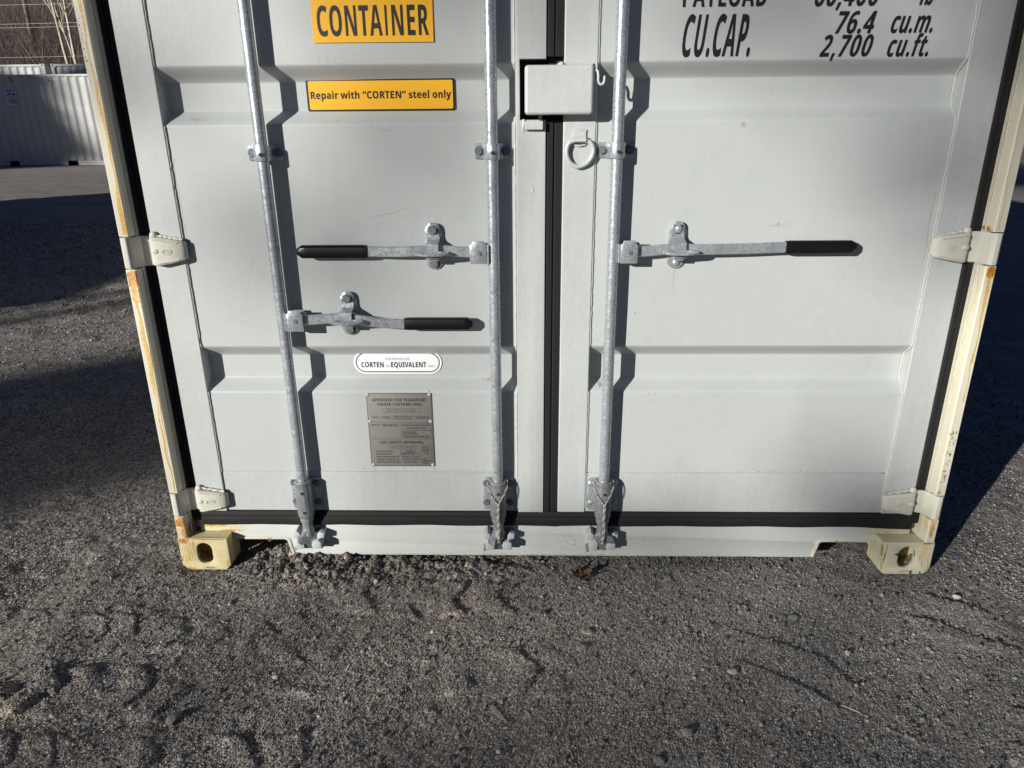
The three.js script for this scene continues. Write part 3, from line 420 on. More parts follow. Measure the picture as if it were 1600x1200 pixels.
// ------------------------------------------------------------------ handles with their catches
function sweepBar(pts, h, t) {    // flat bar through points, h high and t thick
  const c = new THREE.CatmullRomCurve3(pts, false, 'centripetal'), n = 44, rings = [];
  for (let i = 0; i <= n; i++) { const q = c.getPoint(i / n), d = c.getTangent(i / n), nz = V(0, 1, 0).cross(d).normalize(), cc = 0.0025; if (nz.z < 0) nz.negate(); const ring = [[-1, 0, cc, 0], [-1, 0, 0, cc], [-1, 1, 0, -cc], [-1, 1, cc, 0], [1, 1, -cc, 0], [1, 1, 0, -cc], [1, 0, 0, cc], [1, 0, -cc, 0]].map(([sy, sz, ay, az]) => q.clone().add(V(0, sy * h / 2 + ay, 0)).addScaledVector(nz, (sz - 0.5) * t + az)); rings.push(ring); }
  if (pts[pts.length - 1].x < pts[0].x) rings.forEach(r => r.reverse());
  return toCreasedNormals(loft(rings), 0.5);
}
function handle(rodX, dir, yh, xc, gx0, gx1, yg, rivets, label) {
  const b = tag(group('lock_handle', container), label), hx = rodX + dir * 0.042;
  // hub: a folded clevis plate on the rod, with the pivot pin
  const hp = [[-0.024, -0.031], [0.023, -0.031], [0.024, -0.028], [0.024, 0.018], [0.017, 0.026], [0.016, 0.032], [-0.016, 0.032], [-0.017, 0.026], [-0.024, 0.02]].map(([a, c]) => [hx + a, yh + c]);
  mesh('hub_plate', [ext(hp, AX + 0.0165, AX + 0.0225, 0.0014), ext(hp.map(([a, c]) => [a, (c - yh) * 0.8 + yh]), AX - 0.017, AX - 0.011, 0.0014), box(Math.min(hx - dir * 0.024, hx - dir * 0.03), Math.max(hx - dir * 0.024, hx - dir * 0.03), yh - 0.03, yh + 0.022, AX - 0.017, AX + 0.021, 0.002)], M.galv, b);
  mesh('pivot_pin', [cyl(V(hx + 0.002, yh - 0.001, AX + 0.02), V(hx + 0.002, yh - 0.001, AX + 0.0255), 0.0068, 0.006, 16), cyl(V(hx + 0.002, yh - 0.001, AX + 0.0255), V(hx + 0.002, yh - 0.001, AX + 0.026), 0.003, 0.003, 10)], M.bolt, b);
  const Lx = t => lerp(hx, xc, t);
  const pts = [V(hx, yh - 0.001, AX + 0.004), V(Lx(0.35), yh, AX + 0.003), V(Lx(0.7), yh + 0.004, AX + 0.002), V(xc, yh + 0.006, AX + 0.004), V(xc + dir * 0.05, lerp(yh + 0.004, yg, 0.3), AX + 0.008), V(lerp(xc, gx0, 0.6), lerp(yh, yg, 0.7), AX + 0.004), V(gx0, yg, AX - 0.001), V(lerp(gx0, gx1, 0.9), yg - 0.001, AX - 0.002)];
  mesh('bar', sweepBar(pts, 0.029, 0.0105), M.galv, b);
  // grip: dipped black sleeve, rounded at its end
  const gl = Math.abs(gx1 - gx0), rs = [], n = 14; for (let i = 0; i <= n; i++) { const t = i / n, k = t > 0.92 ? Math.sqrt(Math.max(0.02, 1 - Math.pow((t - 0.92) / 0.08, 2) * 0.75)) : t < 0.02 ? 0.94 : 1; const ring = []; for (let a = 0; a < 20; a++) { const A = a / 20 * Math.PI * 2, e = 0.6, cx = Math.sign(Math.cos(A)) * Math.pow(Math.abs(Math.cos(A)), e), cy = Math.sign(Math.sin(A)) * Math.pow(Math.abs(Math.sin(A)), e); ring.push(V(gx0 + dir * gl * t, yg + cx * 0.0185 * k, AX - 0.002 + cy * 0.0115 * k)); } rs.push(dir > 0 ? ring : ring.reverse()); }
  mesh('grip', toCreasedNormals(loft(rs), 0.9), M.grip, b);
  // catch: back plate, hinged strap bent out over the bar, slotted tongue, two fixings
  const kx = xc, ky = yh + 0.01, tl = dir * 0.0025;
  mesh('catch_plate', [ext(at(stadium(0.05, 0.131, 10), kx, ky), P + 0.0008, P + 0.0055, 0.0012), ext(at(stadium(0.047, 0.062, 10), kx, ky + 0.031), P + 0.0056, P + 0.0095, 0.001)], M.galv, b);
  const st = (y0, y1, z0, z1, w = 0.033) => { const q = [V(kx - w / 2, y0, z0), V(kx + w / 2, y0, z0), V(kx + w / 2, y0, z0 - 0.0045), V(kx - w / 2, y0, z0 - 0.0045)], r = q.map(v => v.clone().setY(y1).setZ(v.z - z0 + z1)); return [q, r]; };
  const sec = [[ky + 0.058, P + 0.015], [ky + 0.03, P + 0.015], [ky + 0.022, P + 0.019], [ky + 0.014, AX + 0.02], [ky - 0.006, AX + 0.0235], [ky - 0.014, AX + 0.022]];
  mesh('catch_strap', [toCreasedNormals(loft(sec.map(([y, z], i) => { const w = i === 0 ? 0.026 : 0.035; return [V(kx - w / 2, y, z), V(kx + w / 2, y, z), V(kx + w / 2, y, z - 0.0045), V(kx - w / 2, y, z - 0.0045)].reverse(); }).reverse()), 0.5), ext(at(stadium(0.035, 0.037, 10), kx, ky + 0.0505), P + 0.0104, P + 0.015, 0.001)], M.galv, b);
  const el = [], hl = []; for (let i = 0; i < 26; i++) { const a = i / 26 * Math.PI * 2; el.push([0.05 * Math.cos(a), 0.019 * Math.sin(a)]); hl.push([0.03 * Math.cos(-a), 0.006 * Math.sin(-a)]); }
  const tg = ext(el, 0, 0.006, 0.0018, [hl]); tg.rotateX(-Math.PI / 2 + 0.22).translate(kx + tl, ky - 0.013, AX + 0.027); mesh('catch_tongue', tg, M.galv, b);
  mesh('catch_foot', [ext([[kx - 0.012, ky - 0.036], [kx + 0.014, ky - 0.036], [kx + 0.018, ky - 0.022], [kx - 0.014, ky - 0.02]], P + 0.0056, AX + 0.012, 0.0015), box(kx - 0.016, kx + 0.02, ky - 0.027, ky - 0.022, P + 0.006, AX + 0.022, 0.0015)], M.galv, b);
  const fx = rivets ? roundRivet : hexBolt; for (const dy of [0.048, -0.048]) mesh('bolt', fx(kx + 0.001, ky + dy, P + (dy > 0 ? 0.015 : 0.0055), 0.0105), rivets ? M.galv : M.bolt, b);
}
handle(-0.1705, -1, 1.045, -0.341, -0.527, -0.726, 1.047, false, 'upper left handle pointing left from the middle rod');
handle(-0.791, 1, 0.85, -0.6, -0.434, -0.236, 0.836, false, 'lower handle pointing right from the left rod');
handle(0.163, 1, 1.045, 0.344, 0.639, 0.833, 1.053, true, 'long handle of the right door');

// ------------------------------------------------------------------ stickers, plate and lettering
function sticker(name, label, pts, z, tex, o = {}) {
  const xs = pts.map(p => p[0]), ys = pts.map(p => p[1]), x0 = Math.min(...xs), x1 = Math.max(...xs), y0 = Math.min(...ys), y1 = Math.max(...ys);
  const g = fitUV(ext(pts, z, z + 0.0012, 0), (x, y) => [(x - x0) / (x1 - x0), (y - y0) / (y1 - y0)]);
  const m = mesh(name, g, new THREE.MeshPhysicalMaterial({ map: tex, roughness: 0.42, ...o }), container); m.userData.label = label; return m;
}
const rr = (x0, x1, y0, y1, r, n = 5) => { const q = []; for (const [cx, cy, k] of [[x1 - r, y1 - r, 0], [x0 + r, y1 - r, 1], [x0 + r, y0 + r, 2], [x1 - r, y0 + r, 3]]) for (let i = 0; i <= n; i++) { const a = (k + i / n) * Math.PI / 2; q.push([cx + r * Math.cos(a), cy + r * Math.sin(a)]); } return q; };
function fitText(c, txt, x, y, w, h, fnt = 'bold', col = '#17171a', slant = 0) { c.save(); c.font = `${fnt} 100px sans-serif`; c.fillStyle = col; c.textBaseline = 'alphabetic'; const m = c.measureText(txt).width; c.translate(x, y); c.transform(1, 0, -slant, 1, 0, 0); c.scale(w / m, h / 72); c.fillText(txt, 0, 0); if (fnt === 'bold') { c.strokeStyle = col; c.lineWidth = 3; c.strokeText(txt, 0, 0); } c.restore(); }
const YEL = '#f0b21c';
sticker('height_sticker', 'yellow sticker reading CONTAINER', [[-0.63, 1.5835], [-0.318, 1.5825], [-0.316, 1.79], [-0.6275, 1.79]], P + 0.0024, canvasTex(1024, 680, (c, w, h) => {
  c.fillStyle = YEL; c.fillRect(0, 0, w, h); const rnd = rng(3); specks(c, rnd, w / 2, h / 2, w / 1.8, h / 1.8, 1600, ['#eaaa18', '#f3ba2c', '#e6a516'], 2, 9, 0.25);
}));
mesh('sticker_lettering', letters('CONTAINER', 0.0705, 0.292, 0, -0.4735, 1.5985, P + 0.0042, 0.5, 1.04), M.ink, container);
{
  const s = sticker('repair_sticker', 'long yellow sticker reading Repair with CORTEN steel only', rr(-0.674, -0.2715, 1.4165, 1.4985, 0.006), G + 0.0018, canvasTex(1600, 330, (c, w, h) => {
    c.fillStyle = '#17171a'; c.fillRect(0, 0, w, h); c.fillStyle = YEL; c.beginPath(); c.roundRect(22, 20, w - 44, h - 40, 16); c.fill(); const rnd = rng(4); specks(c, rnd, w / 2, h / 2, w / 2.2, h / 2.6, 900, ['#eaaa18', '#f3ba2c', '#e6a516'], 2, 8, 0.25);
    fitText(c, 'Repair with “CORTEN” steel only', 34, 200, w - 74, 74);
  }));
}
sticker('repair_sticker', 'white oval sticker reading for repair use CORTEN or EQUIVALENT only', at(stadium(0.0735, 0.272, 14).map(([x, y]) => [y, -x]), -0.4755, 0.694), G + 0.0018, canvasTex(1400, 380, (c, w, h) => {
  c.fillStyle = '#eef0f2'; c.fillRect(0, 0, w, h); c.strokeStyle = '#252b3c'; c.lineWidth = 17; c.beginPath(); c.roundRect(40, 34, w - 80, h - 68, (h - 68) / 2); c.stroke();
  fitText(c, 'FOR REPAIR USE', 505, 150, 390, 40, 'normal', '#30343e'); fitText(c, 'CORTEN', 115, 268, 370, 84, 'bold', '#262c3c'); fitText(c, 'OR', 505, 268, 68, 40, 'normal', '#3a4150'); fitText(c, 'EQUIVALENT', 585, 268, 570, 84, 'bold', '#262c3c'); fitText(c, 'ONLY', 1175, 268, 116, 38, 'normal', '#3a4150');
}), { roughness: 0.5 });
{ // approval plate on six rivets
  const plate = group('approval_plate', container); plate.userData.label = 'grey metal customs and safety approval plate on six rivets';
  const x0 = -0.5735, x1 = -0.371, y0 = 0.359, y1 = 0.6085;
  const tex = canvasTex(1000, 1240, (c, w, h) => {
    const rnd = rng(8); c.fillStyle = '#82807b'; c.fillRect(0, 0, w, h); specks(c, rnd, w / 2, h / 2, w / 1.8, h / 1.8, 5000, ['#8a8883', '#797772', '#85827a'], 1, 5, 0.4); specks(c, rnd, w / 2, h / 2, w / 2, h / 2, 260, ['#4d4b48', '#5d5a55'], 1, 5, 0.5);
    const k = '#2b2a2a', T = (t, x, y, ww, hh, f = 'bold') => fitText(c, t, x, y, ww, hh, f, k), B = (x, y, ww, hh) => { c.strokeStyle = k; c.lineWidth = 4; c.strokeRect(x, y, ww, hh); };
    c.strokeStyle = k; c.lineWidth = 6; c.strokeRect(10, 10, w - 20, h - 20);
    T('APPROVED FOR TRANSPORT', 90, 135, 830, 46); T('UNDER CUSTOMS SEAL', 165, 205, 690, 44); B(240, 255, 580, 62); T('GB/C 30753 LR-2023', 300, 305, 450, 38, 'normal');
    T('MODEL', 70, 410, 100, 24); B(190, 385, 200, 40); T('1778A1', 235, 418, 110, 26); T("MANUFACTURER'S NO.", 410, 395, 310, 24); T('OF THE CONTAINER', 410, 432, 280, 24); B(735, 385, 230, 40); T('OLHK 23 07 100', 750, 418, 190, 26);
    c.fillRect(10, 480, w - 20, 5); c.fillRect(10, 762, w - 20, 6); c.fillRect(505, 490, 5, 265); T("OWNER'S No.", 45, 540, 150, 24); B(215, 512, 265, 40); T('OLHU 180 211 2', 230, 545, 230, 28);
    B(525, 500, 445, 110); T('TIMBER COMPONENT TREATMENT', 535, 545, 420, 24); T('IM/TC6AZ/2009/ 40191192', 590, 590, 310, 24); B(525, 625, 445, 122); T('Manufactured By', 540, 660, 200, 24); T('SEA CONTAINERS', 540, 692, 220, 24); T('WWW.SEACONTAINERS.COM', 540, 735, 390, 28);
    T('CSC SAFETY APPROVAL', 165, 845, 680, 46); B(300, 880, 440, 56); T('GB-LR 3471/ 04/2023', 330, 924, 380, 36, 'normal');
    T('DATE MANUFACTURED', 90, 990, 270, 24); B(470, 960, 240, 38); T('5/2023', 570, 990, 90, 24); T('IDENTIFICATION NO.', 90, 1035, 260, 24); B(470, 1003, 300, 40); T('OLHK 23 07 100', 490, 1035, 200, 26);
    T('MAXIMUM OPERATING GROSS MASS', 90, 1085, 360, 24); T('30,480 kg   67,200 lb', 490, 1085, 280, 24); T('ALLOWABLE STACKING LOAD 1.8G', 90, 1130, 360, 24); T('216,000 kg  476,200 lb', 490, 1130, 280, 24); T('TRANSVERSE RACKING TEST FORCE', 90, 1175, 370, 24); T('150,000 newtons', 510, 1175, 230, 24);
    B(800, 870, 160, 320); T('END-WALL', 815, 915, 120, 22); T('SIDE-WALL', 815, 950, 125, 22); T('STRENGTH', 815, 985, 120, 22); T('0.6Pg', 850, 1030, 70, 24); T('NEXT', 815, 1120, 60, 20); T('EXAMINATION', 815, 1150, 135, 20); T('11/28', 815, 1180, 70, 20);
  });
  const g = fitUV(ext(rr(x0, x1, y0, y1, 0.003), P - 0.0004, P + 0.003, 0.0006), (x, y) => [(x - x0) / (x1 - x0), (y - y0) / (y1 - y0)]);
  mesh('plate_sheet', g, new THREE.MeshPhysicalMaterial({ map: tex, roughness: 0.55, metalness: 0.25, bumpMap: galvBump, bumpScale: 0.0003 }), plate);
  for (const [x, y] of [[x0 + 0.006, y1 - 0.005], [x1 - 0.006, y1 - 0.005], [x0 + 0.007, y1 - 0.094], [x1 - 0.006, y1 - 0.094], [x0 + 0.007, y0 + 0.006], [x1 - 0.006, y0 + 0.006]]) mesh('rivet', dome(V(x, y, P + 0.0027), 0.0056, 0.0032, 14), M.frame, plate);
}
const zt = P + 0.0026;   // clear of the panel's small waves
const line = (name, txt, h, sx, sh, x, y, sp) => mesh(name, letters(txt, h, sx, sh, x, y, zt, 0, sp), M.ink, container);
line('capacity_lettering', 'CU.CAP.', 0.0975, 0.182, 0.1, 0.3165, 1.5405, 1.06);
line('capacity_lettering', '76.4', 0.051, 0.1, 0.2, 0.7025, 1.5905, 1.06); line('capacity_lettering', 'cu.m.', 0.0505, 0.111, 0.2, 0.842, 1.5905, 1.0);
line('capacity_lettering', '2,700', 0.0505, 0.132, 0.2, 0.6735, 1.537, 1.12); line('capacity_lettering', 'cu.ft.', 0.0505, 0.111, 0.2, 0.842, 1.5355, 1.05);
line('payload_lettering', 'PAYLOAD', 0.052, 0.218, 0, 0.313, 1.6555, 1.05); line('payload_lettering', '60,400', 0.051, 0.163, 0.2, 0.642, 1.6535, 1.1); line('payload_lettering', 'lb', 0.051, 0.036, 0.2, 0.905, 1.6535, 1.05);

// ------------------------------------------------------------------ ground
const saw = (t) => t - Math.floor(t);
function mound(x, z) { const a = Math.exp(-Math.pow((x + 0.7) / 0.3, 2) - Math.pow((z + 0.03) / 0.12, 2)), b = 0.5 * Math.exp(-Math.pow((x + 0.35) / 0.28, 2) - Math.pow((z + 0.02) / 0.09, 2)); return Math.max(a, b); }
function treads(x, z) {
  let h = 0;
  const track = (zc, half, x0, x1, per, amp, slope, ph, dirn) => {
    const wz = z + 0.05 * (fbm(x * 7, z * 7, 3, 61) - 0.5) + 0.1 * x * zc * 0.3, wx = x + 0.075 * (fbm(x * 9 + 3, z * 9, 3, 62) - 0.5);
    const m = sm(half, half * 0.75, Math.abs(wz - zc)) * sm(x0, x0 + 0.12, x) * sm(x1, x1 - 0.12, x) * sm(0.3, 0.5, fbm(x * 6.5 + zc * 30, z * 6.5, 2, 64)); if (m <= 0) return;
    const t = saw((wx + slope * Math.abs(wz - zc) * dirn) / per + ph); h += m * amp * (sm(0.0, 0.8, t) * (1 - sm(0.92, 0.98, t))) * (0.35 + 0.9 * fbm(x * 5 + 9, z * 5, 2, 63));
  };
  track(0.52, 0.1, -1.7, -0.86, 0.118, 0.017, 0.75, 0.1, 1); track(0.3, 0.09, -1.5, -0.7, 0.125, 0.008, 0.7, 0.5, 1); track(0.45, 0.1, -0.8, 0.1, 0.125, 0.009, 0.7, 0.3, 1); track(0.74, 0.09, -1.5, -0.5, 0.12, 0.01, 0.7, 0.7, 1);
  track(0.14, 0.09, -0.75, 0.02, 0.14, 0.011, -0.6, 0.2, 1); track(-3.2, 0.4, -5, -1.6, 0.2, 0.012, 0.5, 0, 1); track(-1.3, 0.3, -4, -1.5, 0.16, 0.012, 0.5, 0, 1);
  // long low scarps on the right
  const r = sm(0.35, 0.7, x) * sm(-0.2, 0.1, z); if (r > 0) { const t = saw((x * 0.72 + z * -0.9 + 0.3 * fbm(x * 2.2, z * 2.2, 3, 66)) / 0.15); h += r * 0.006 * sm(0, 0.8, t) * (1 - sm(0.93, 0.985, t)) * sm(0.46, 0.58, fbm(x * 4.3, z * 4.3, 3, 67)); }
  return h;
}
function groundH(x, z, fine = true) {
  const d = Math.hypot(x, z);
  let h = 0.02 * (fbm(x * 0.9, z * 0.9, 3, 1) - 0.5) * sm(0.2, 1.2, Math.hypot(Math.max(0, Math.abs(x) - 1.25), z > 0 ? z : 0)) + 0.06 * (fbm(x * 0.11, z * 0.11, 3, 2) - 0.5) * sm(3, 12, d);
  if (x < -6) h += 0.53 * sm(-25.9, -26.4, z);      // the bank that carries the second row
  if (d > 22) return h + 0.02 * (vn(x, z, 3) - 0.5);
  const near = 1 - sm(4, 14, d);
  h += treads(x, z) * (1 - 0.8 * sm(0.05, -0.02, z) * (Math.abs(x) < 1.25 ? 1 : 0));
  h += 0.009 * (fbm(x * 6, z * 6, 3, 7) - 0.5) + near * 0.0034 * (fbm(x * 38, z * 38, 2, 8) - 0.5);
  const lump = sm(0.55, 0.8, fbm(x * 22, z * 22, 2, 21)); h += 0.0028 * lump * near * sm(0.45, 0.65, fbm(x * 2.3, z * 2.3, 2, 24));
  const rip = fbm(x * 6.5 + 2.2 * vn(x * 2, z * 2, 90), z * 7.5, 3, 77); h += (x < 0 ? 0.01 : 0.005) * sm(0.56, 0.66, rip) * sm(1.3, 1.9, Math.abs(x));
  if (fine && near > 0) h += near * (0.0015 * (vn(x * 120, z * 120, 9) - 0.5) + 0.0014 * (vn(x * 260, z * 260, 10) - 0.5));
  const m = mound(x, z); if (m > 0.01) { const r = 1 - Math.abs(2 * fbm(x * 17, z * 17, 3, 30) - 1); const r2 = 1 - Math.abs(2 * fbm(x * 41 + 3, z * 41, 2, 33) - 1); h += m * lerp(1, 0.62, sm(-0.085, -0.04, z)) * (0.004 + 0.048 * r * r + 0.026 * r2 * r2 + 0.02 * (fbm(x * 90, z * 90, 2, 31) - 0.4)); }
  // the castings have pressed flat seats
  const seat = Math.max(sm(0.13, 0.085, Math.hypot(x + 1.14, (z + 0.07) * 0.9)), sm(0.13, 0.085, Math.hypot(x - 1.14, (z + 0.07) * 0.9))); h = lerp(h, -0.002, seat);
  return h - 0.004;
}
function soilTone(x, z) { // where brown soil lies over the grey millings
  return Math.min(1, Math.max(0, 0.75 * sm(0.35, 0.68, fbm(x * 1.3 + 4, z * 1.6, 4, 51)) + 0.5 * sm(0.25, -0.5, x) * sm(-0.2, 0.1, z) + 0.7 * mound(x, z) - 0.55 * sm(0.0, 0.8, x)));
}
const gT = 1024;
const groundMap = dataTex(gT, (i, j) => {
  const u = i / gT, v = j / gT, a = pn(u * 512, v * 512, 512, 3), b = pn(u * 256, v * 256, 256, 4), c = pfbm(u, v, 24, 4, 5), sp = pn(u * 340 + 7, v * 340, 340, 6);
  let k = 120 + (a - 0.5) * 92 + (b - 0.5) * 74 + (c - 0.5) * 36; if (sp > 0.9) k += 90 * (sp - 0.9) * 10; if (sp < 0.08) k -= 40; const w = (pn(u * 300, v * 300 + 3, 300, 12) - 0.5) * 18;
  return [k + 5 + w, k + 1, k - 4 - w].map(x => Math.max(12, Math.min(250, x)));
}, true, 1 / 1.31);
const groundBump = dataTex(gT, (i, j) => { const u = i / gT, v = j / gT; const k = 128 + (pn(u * 512, v * 512, 512, 3) - 0.5) * 110 + (pn(u * 256, v * 256, 256, 4) - 0.5) * 90 + (pfbm(u, v, 40, 3, 8) - 0.5) * 60; return [k, k, k].map(x => Math.max(0, Math.min(255, x))); }, false, 1 / 1.31);
M.ground = new THREE.MeshStandardMaterial({ map: groundMap, bumpMap: groundBump, bumpScale: 0.0022, roughness: 0.95, vertexColors: true });
{
  const axis = (lo, hi, step, f, end0, end1) => { const a = []; for (let t = lo; t <= hi + 1e-9; t += step) a.push(t); let s = step, t = hi; while (t < end1) { s *= f; t += s; a.push(t); } s = step; t = lo; const b = []; while (t > end0) { s *= f; t -= s; b.push(t); } return [...b.reverse(), ...a]; };
  const xs = axis(-1.75, 1.55, 0.0052, 1.032, -320, 320), zs = axis(-0.25, 0.86, 0.0052, 1.024, -420, 120);
  const nx = xs.length, nz = zs.length, pos = new Float32Array(nx * nz * 3), col = new Float32Array(nx * nz * 3), uv = new Float32Array(nx * nz * 2), idx = [];
  for (let j = 0; j < nz; j++) for (let i = 0; i < nx; i++) {
    const x = xs[i], z = zs[j], k = j * nx + i; pos[k * 3] = x; pos[k * 3 + 1] = groundH(x, z); pos[k * 3 + 2] = z; uv[k * 2] = x; uv[k * 2 + 1] = z;
    const t = soilTone(x, z), v = 0.82 + 0.36 * fbm(x * 6, z * 6, 3, 55);
    col[k * 3] = lerp(0.94, 1.26, t) * v; col[k * 3 + 1] = lerp(0.925, 1.14, t) * v; col[k * 3 + 2] = lerp(0.925, 1.02, t) * v;
  }
  for (let j = 0; j + 1 < nz; j++) for (let i = 0; i + 1 < nx; i++) { const a = j * nx + i; idx.push(a, a + nx, a + nx + 1, a, a + nx + 1, a + 1); }
  const g = new THREE.BufferGeometry(); g.setAttribute('position', new THREE.BufferAttribute(pos, 3)); g.setAttribute('color', new THREE.BufferAttribute(col, 3)); g.setAttribute('uv', new THREE.BufferAttribute(uv, 2)); g.setIndex(idx); g.computeVertexNormals();
  const m = new THREE.Mesh(g, M.ground); m.name = numbered('ground'); m.receiveShadow = m.castShadow = true; scene.add(m); tag(m, 'dark grey gravel yard with brown soil and tyre marks', 'ground', null, 'structure');
  console.log('ground', nx, nz);
}
// loose stones
function pebbleGeo(seed, det = 0, rough = 0.25) { const g = new THREE.IcosahedronGeometry(1, det), p = g.attributes.position; for (let i = 0; i < p.count; i++) { const x = p.getX(i), y = p.getY(i), z = p.getZ(i); const q = 1 + rough * (2 * h2(Math.round(x * 50), Math.round(y * 50) + Math.round(z * 50) * 131, seed) - 1); p.setXYZ(i, x * q, y * q, z * q); } g.computeVertexNormals(); return g; }
M.stone = new THREE.MeshStandardMaterial({ roughness: 0.9 });
function scatter(name, label, n, seed, place, colr, kind = 'stuff') {
  const rnd = rng(seed), m = new THREE.InstancedMesh(pebbleGeo(seed), M.stone, n), mt = new THREE.Matrix4(), q = new THREE.Quaternion(), e = new THREE.Euler(), c = new THREE.Color(); let k = 0;
  for (let tries = 0; k < n && tries < n * 4; tries++) { const r = place(rnd); if (!r) continue; const [x, z, s, sink] = r; e.set(rnd() * 6.3, rnd() * 6.3, rnd() * 6.3); q.setFromEuler(e); const f = 0.55 + 0.45 * rnd(); mt.compose(V(x, groundH(x, z) + s * f * sink, z), q, V(s, s * f, s * (0.7 + 0.4 * rnd()))); m.setMatrixAt(k, mt); colr(c, rnd, x, z); m.setColorAt(k, c); k++; }
  m.count = k; m.name = numbered(name); m.castShadow = m.receiveShadow = true; scene.add(m); tag(m, label, 'gravel', null, kind); return m;
}
const hid = (x, z) => Math.abs(x) < 1.15 && z < -0.16;
const grey = (c, r, x, z) => { const t = soilTone(x, z), k = 0.09 + 0.27 * Math.pow(r(), 2.2) + (r() < 0.03 ? 0.25 * r() : 0), w = (r() - 0.4) * 0.35 * (0.4 + t); c.setRGB(k * (1.04 + w * 0.5), k * (1 + w * 0.1), k * (0.95 - w * 0.35)); };
scatter('gravel', 'fine dark grey gravel grains covering the yard in front of the container', 190000, 201, (r) => { const z = -0.2 + 1.05 * r(), x = lerp(-1.5, 1.3, r()) * (1 - 0.1 * z) ; if (hid(x, z)) return null; return [x, z, 0.0009 + 0.002 * Math.pow(r(), 2.4), 0.15]; }, grey);
const dull = (c, r, x, z) => { grey(c, r, x, z); c.multiplyScalar(r() < 0.05 ? 1.1 : 0.72); };
scatter('gravel', 'coarser gravel grains strewn over the near yard', 15000, 202, (r) => { const z = -0.3 + 1.15 * r(), x = lerp(-1.6, 1.7, r()); if (hid(x, z)) return null; return [x, z, 0.002 + 0.0062 * Math.pow(r(), 6), 0.2]; }, dull);
scatter('gravel', 'gravel scattered over the yard beside and behind the container', 120000, 203, (r) => { const d = Math.pow(r(), 1.8) * 9, l = r() < 0.72; const z = 0.42 * r() - d, x = l ? -1.15 - r() * (0.9 + d * 0.75) : 1.2 + r() * (0.4 + d * 0.45); if (z > -0.2 && x > -1.62 && x < 1.4) return null; return [x, z, (0.0014 + 0.0036 * Math.pow(r(), 4)) * (1 + d * 0.3), 0.15]; }, grey);
scatter('soil_clod', 'broken dark soil clods heaped under the notch of the sill', 5200, 204, (r) => { const x = -0.7 + 0.34 * (r() + r() + r() - 1.5) * 1.5, z = -0.02 + 0.11 * (r() + r() - 1) * 1.3; if (r() > mound(x, z) + 0.05) return null; return [x, z, 0.0016 + 0.0065 * Math.pow(r(), 4), 0.1]; }, (c, r) => { const k = 0.07 + 0.09 * r(); c.setRGB(k * 1.12, k, k * 0.86); });

function stone(x, z, sx, sy, sz, col, label, seed, name = 'pebble', turn = 0) {
  const g = pebbleGeo(seed, 2, 0.05), p = g.attributes.position; // facetted by a few cutting planes
  const rnd = rng(seed), cuts = [...Array(7)].map(() => [V(rnd() - 0.5, rnd() - 0.5, rnd() - 0.5).normalize(), 0.62 + 0.25 * rnd()]), v = V();
  for (let i = 0; i < p.count; i++) { v.fromBufferAttribute(p, i); for (const [n, d] of cuts) { const t = v.dot(n); if (t > d) v.addScaledVector(n, (d - t) * 0.85); } p.setXYZ(i, v.x * sx, v.y * sy, v.z * sz); }
  g.computeVertexNormals(); const gg = toCreasedNormals(g, 0.5);
  const m = mesh(name, gg, new THREE.MeshStandardMaterial({ color: RGB(...col), roughness: 0.9, bumpMap: groundBump, bumpScale: 0.002 })); m.position.set(x, groundH(x, z, false) + sy * 0.5, z); m.rotation.y = turn; return tag(m, label, 'pebble', 'single pebbles lying on the yard');
}
stone(-0.953, 0.632, 0.017, 0.014, 0.021, [0.13, 0.12, 0.105], 'largest dark grey angular stone lying at the lower left', 301);
stone(1.247, 0.114, 0.0125, 0.008, 0.01, [0.52, 0.42, 0.35], 'pale pinkish round pebble to the right of the right casting', 302);
stone(0.097, 0.291, 0.021, 0.006, 0.013, [0.27, 0.25, 0.21], 'flat tan stone, upper of the pair below the dry leaf', 303);
stone(0.075, 0.358, 0.02, 0.007, 0.014, [0.19, 0.18, 0.17], 'flat grey stone, lower of the pair below the dry leaf', 304, 'pebble', 0.4);
stone(0.474, 0.447, 0.017, 0.008, 0.011, [0.33, 0.27, 0.22], 'brownish pebble on the dark gravel, right of the middle', 305);
stone(0.31, 0.655, 0.016, 0.007, 0.014, [0.2, 0.19, 0.185], 'grey flat stone in the lower middle', 306);
stone(0.23, 0.735, 0.012, 0.008, 0.014, [0.16, 0.155, 0.15], 'small grey stone at the bottom edge in the middle', 307, 'pebble', 1);
stone(0.81, 0.37, 0.009, 0.008, 0.009, [0.34, 0.32, 0.3], 'small pale stone casting a dark shadow right of the middle', 308);
stone(0.712, 0.22, 0.018, 0.006, 0.011, [0.19, 0.18, 0.165], 'flat grey stone below the right fork notch', 309);
stone(-0.56, 0.075, 0.008, 0.009, 0.008, [0.42, 0.34, 0.25], 'small tan pebble just below the clod heap', 310);
stone(1.31, -0.27, 0.011, 0.007, 0.009, [0.42, 0.33, 0.25], 'tan pebble at the edge of the container shadow', 311);
stone(-0.75, 0.48, 0.009, 0.005, 0.007, [0.45, 0.42, 0.37], 'small pale chip beside the tyre ridges', 312);
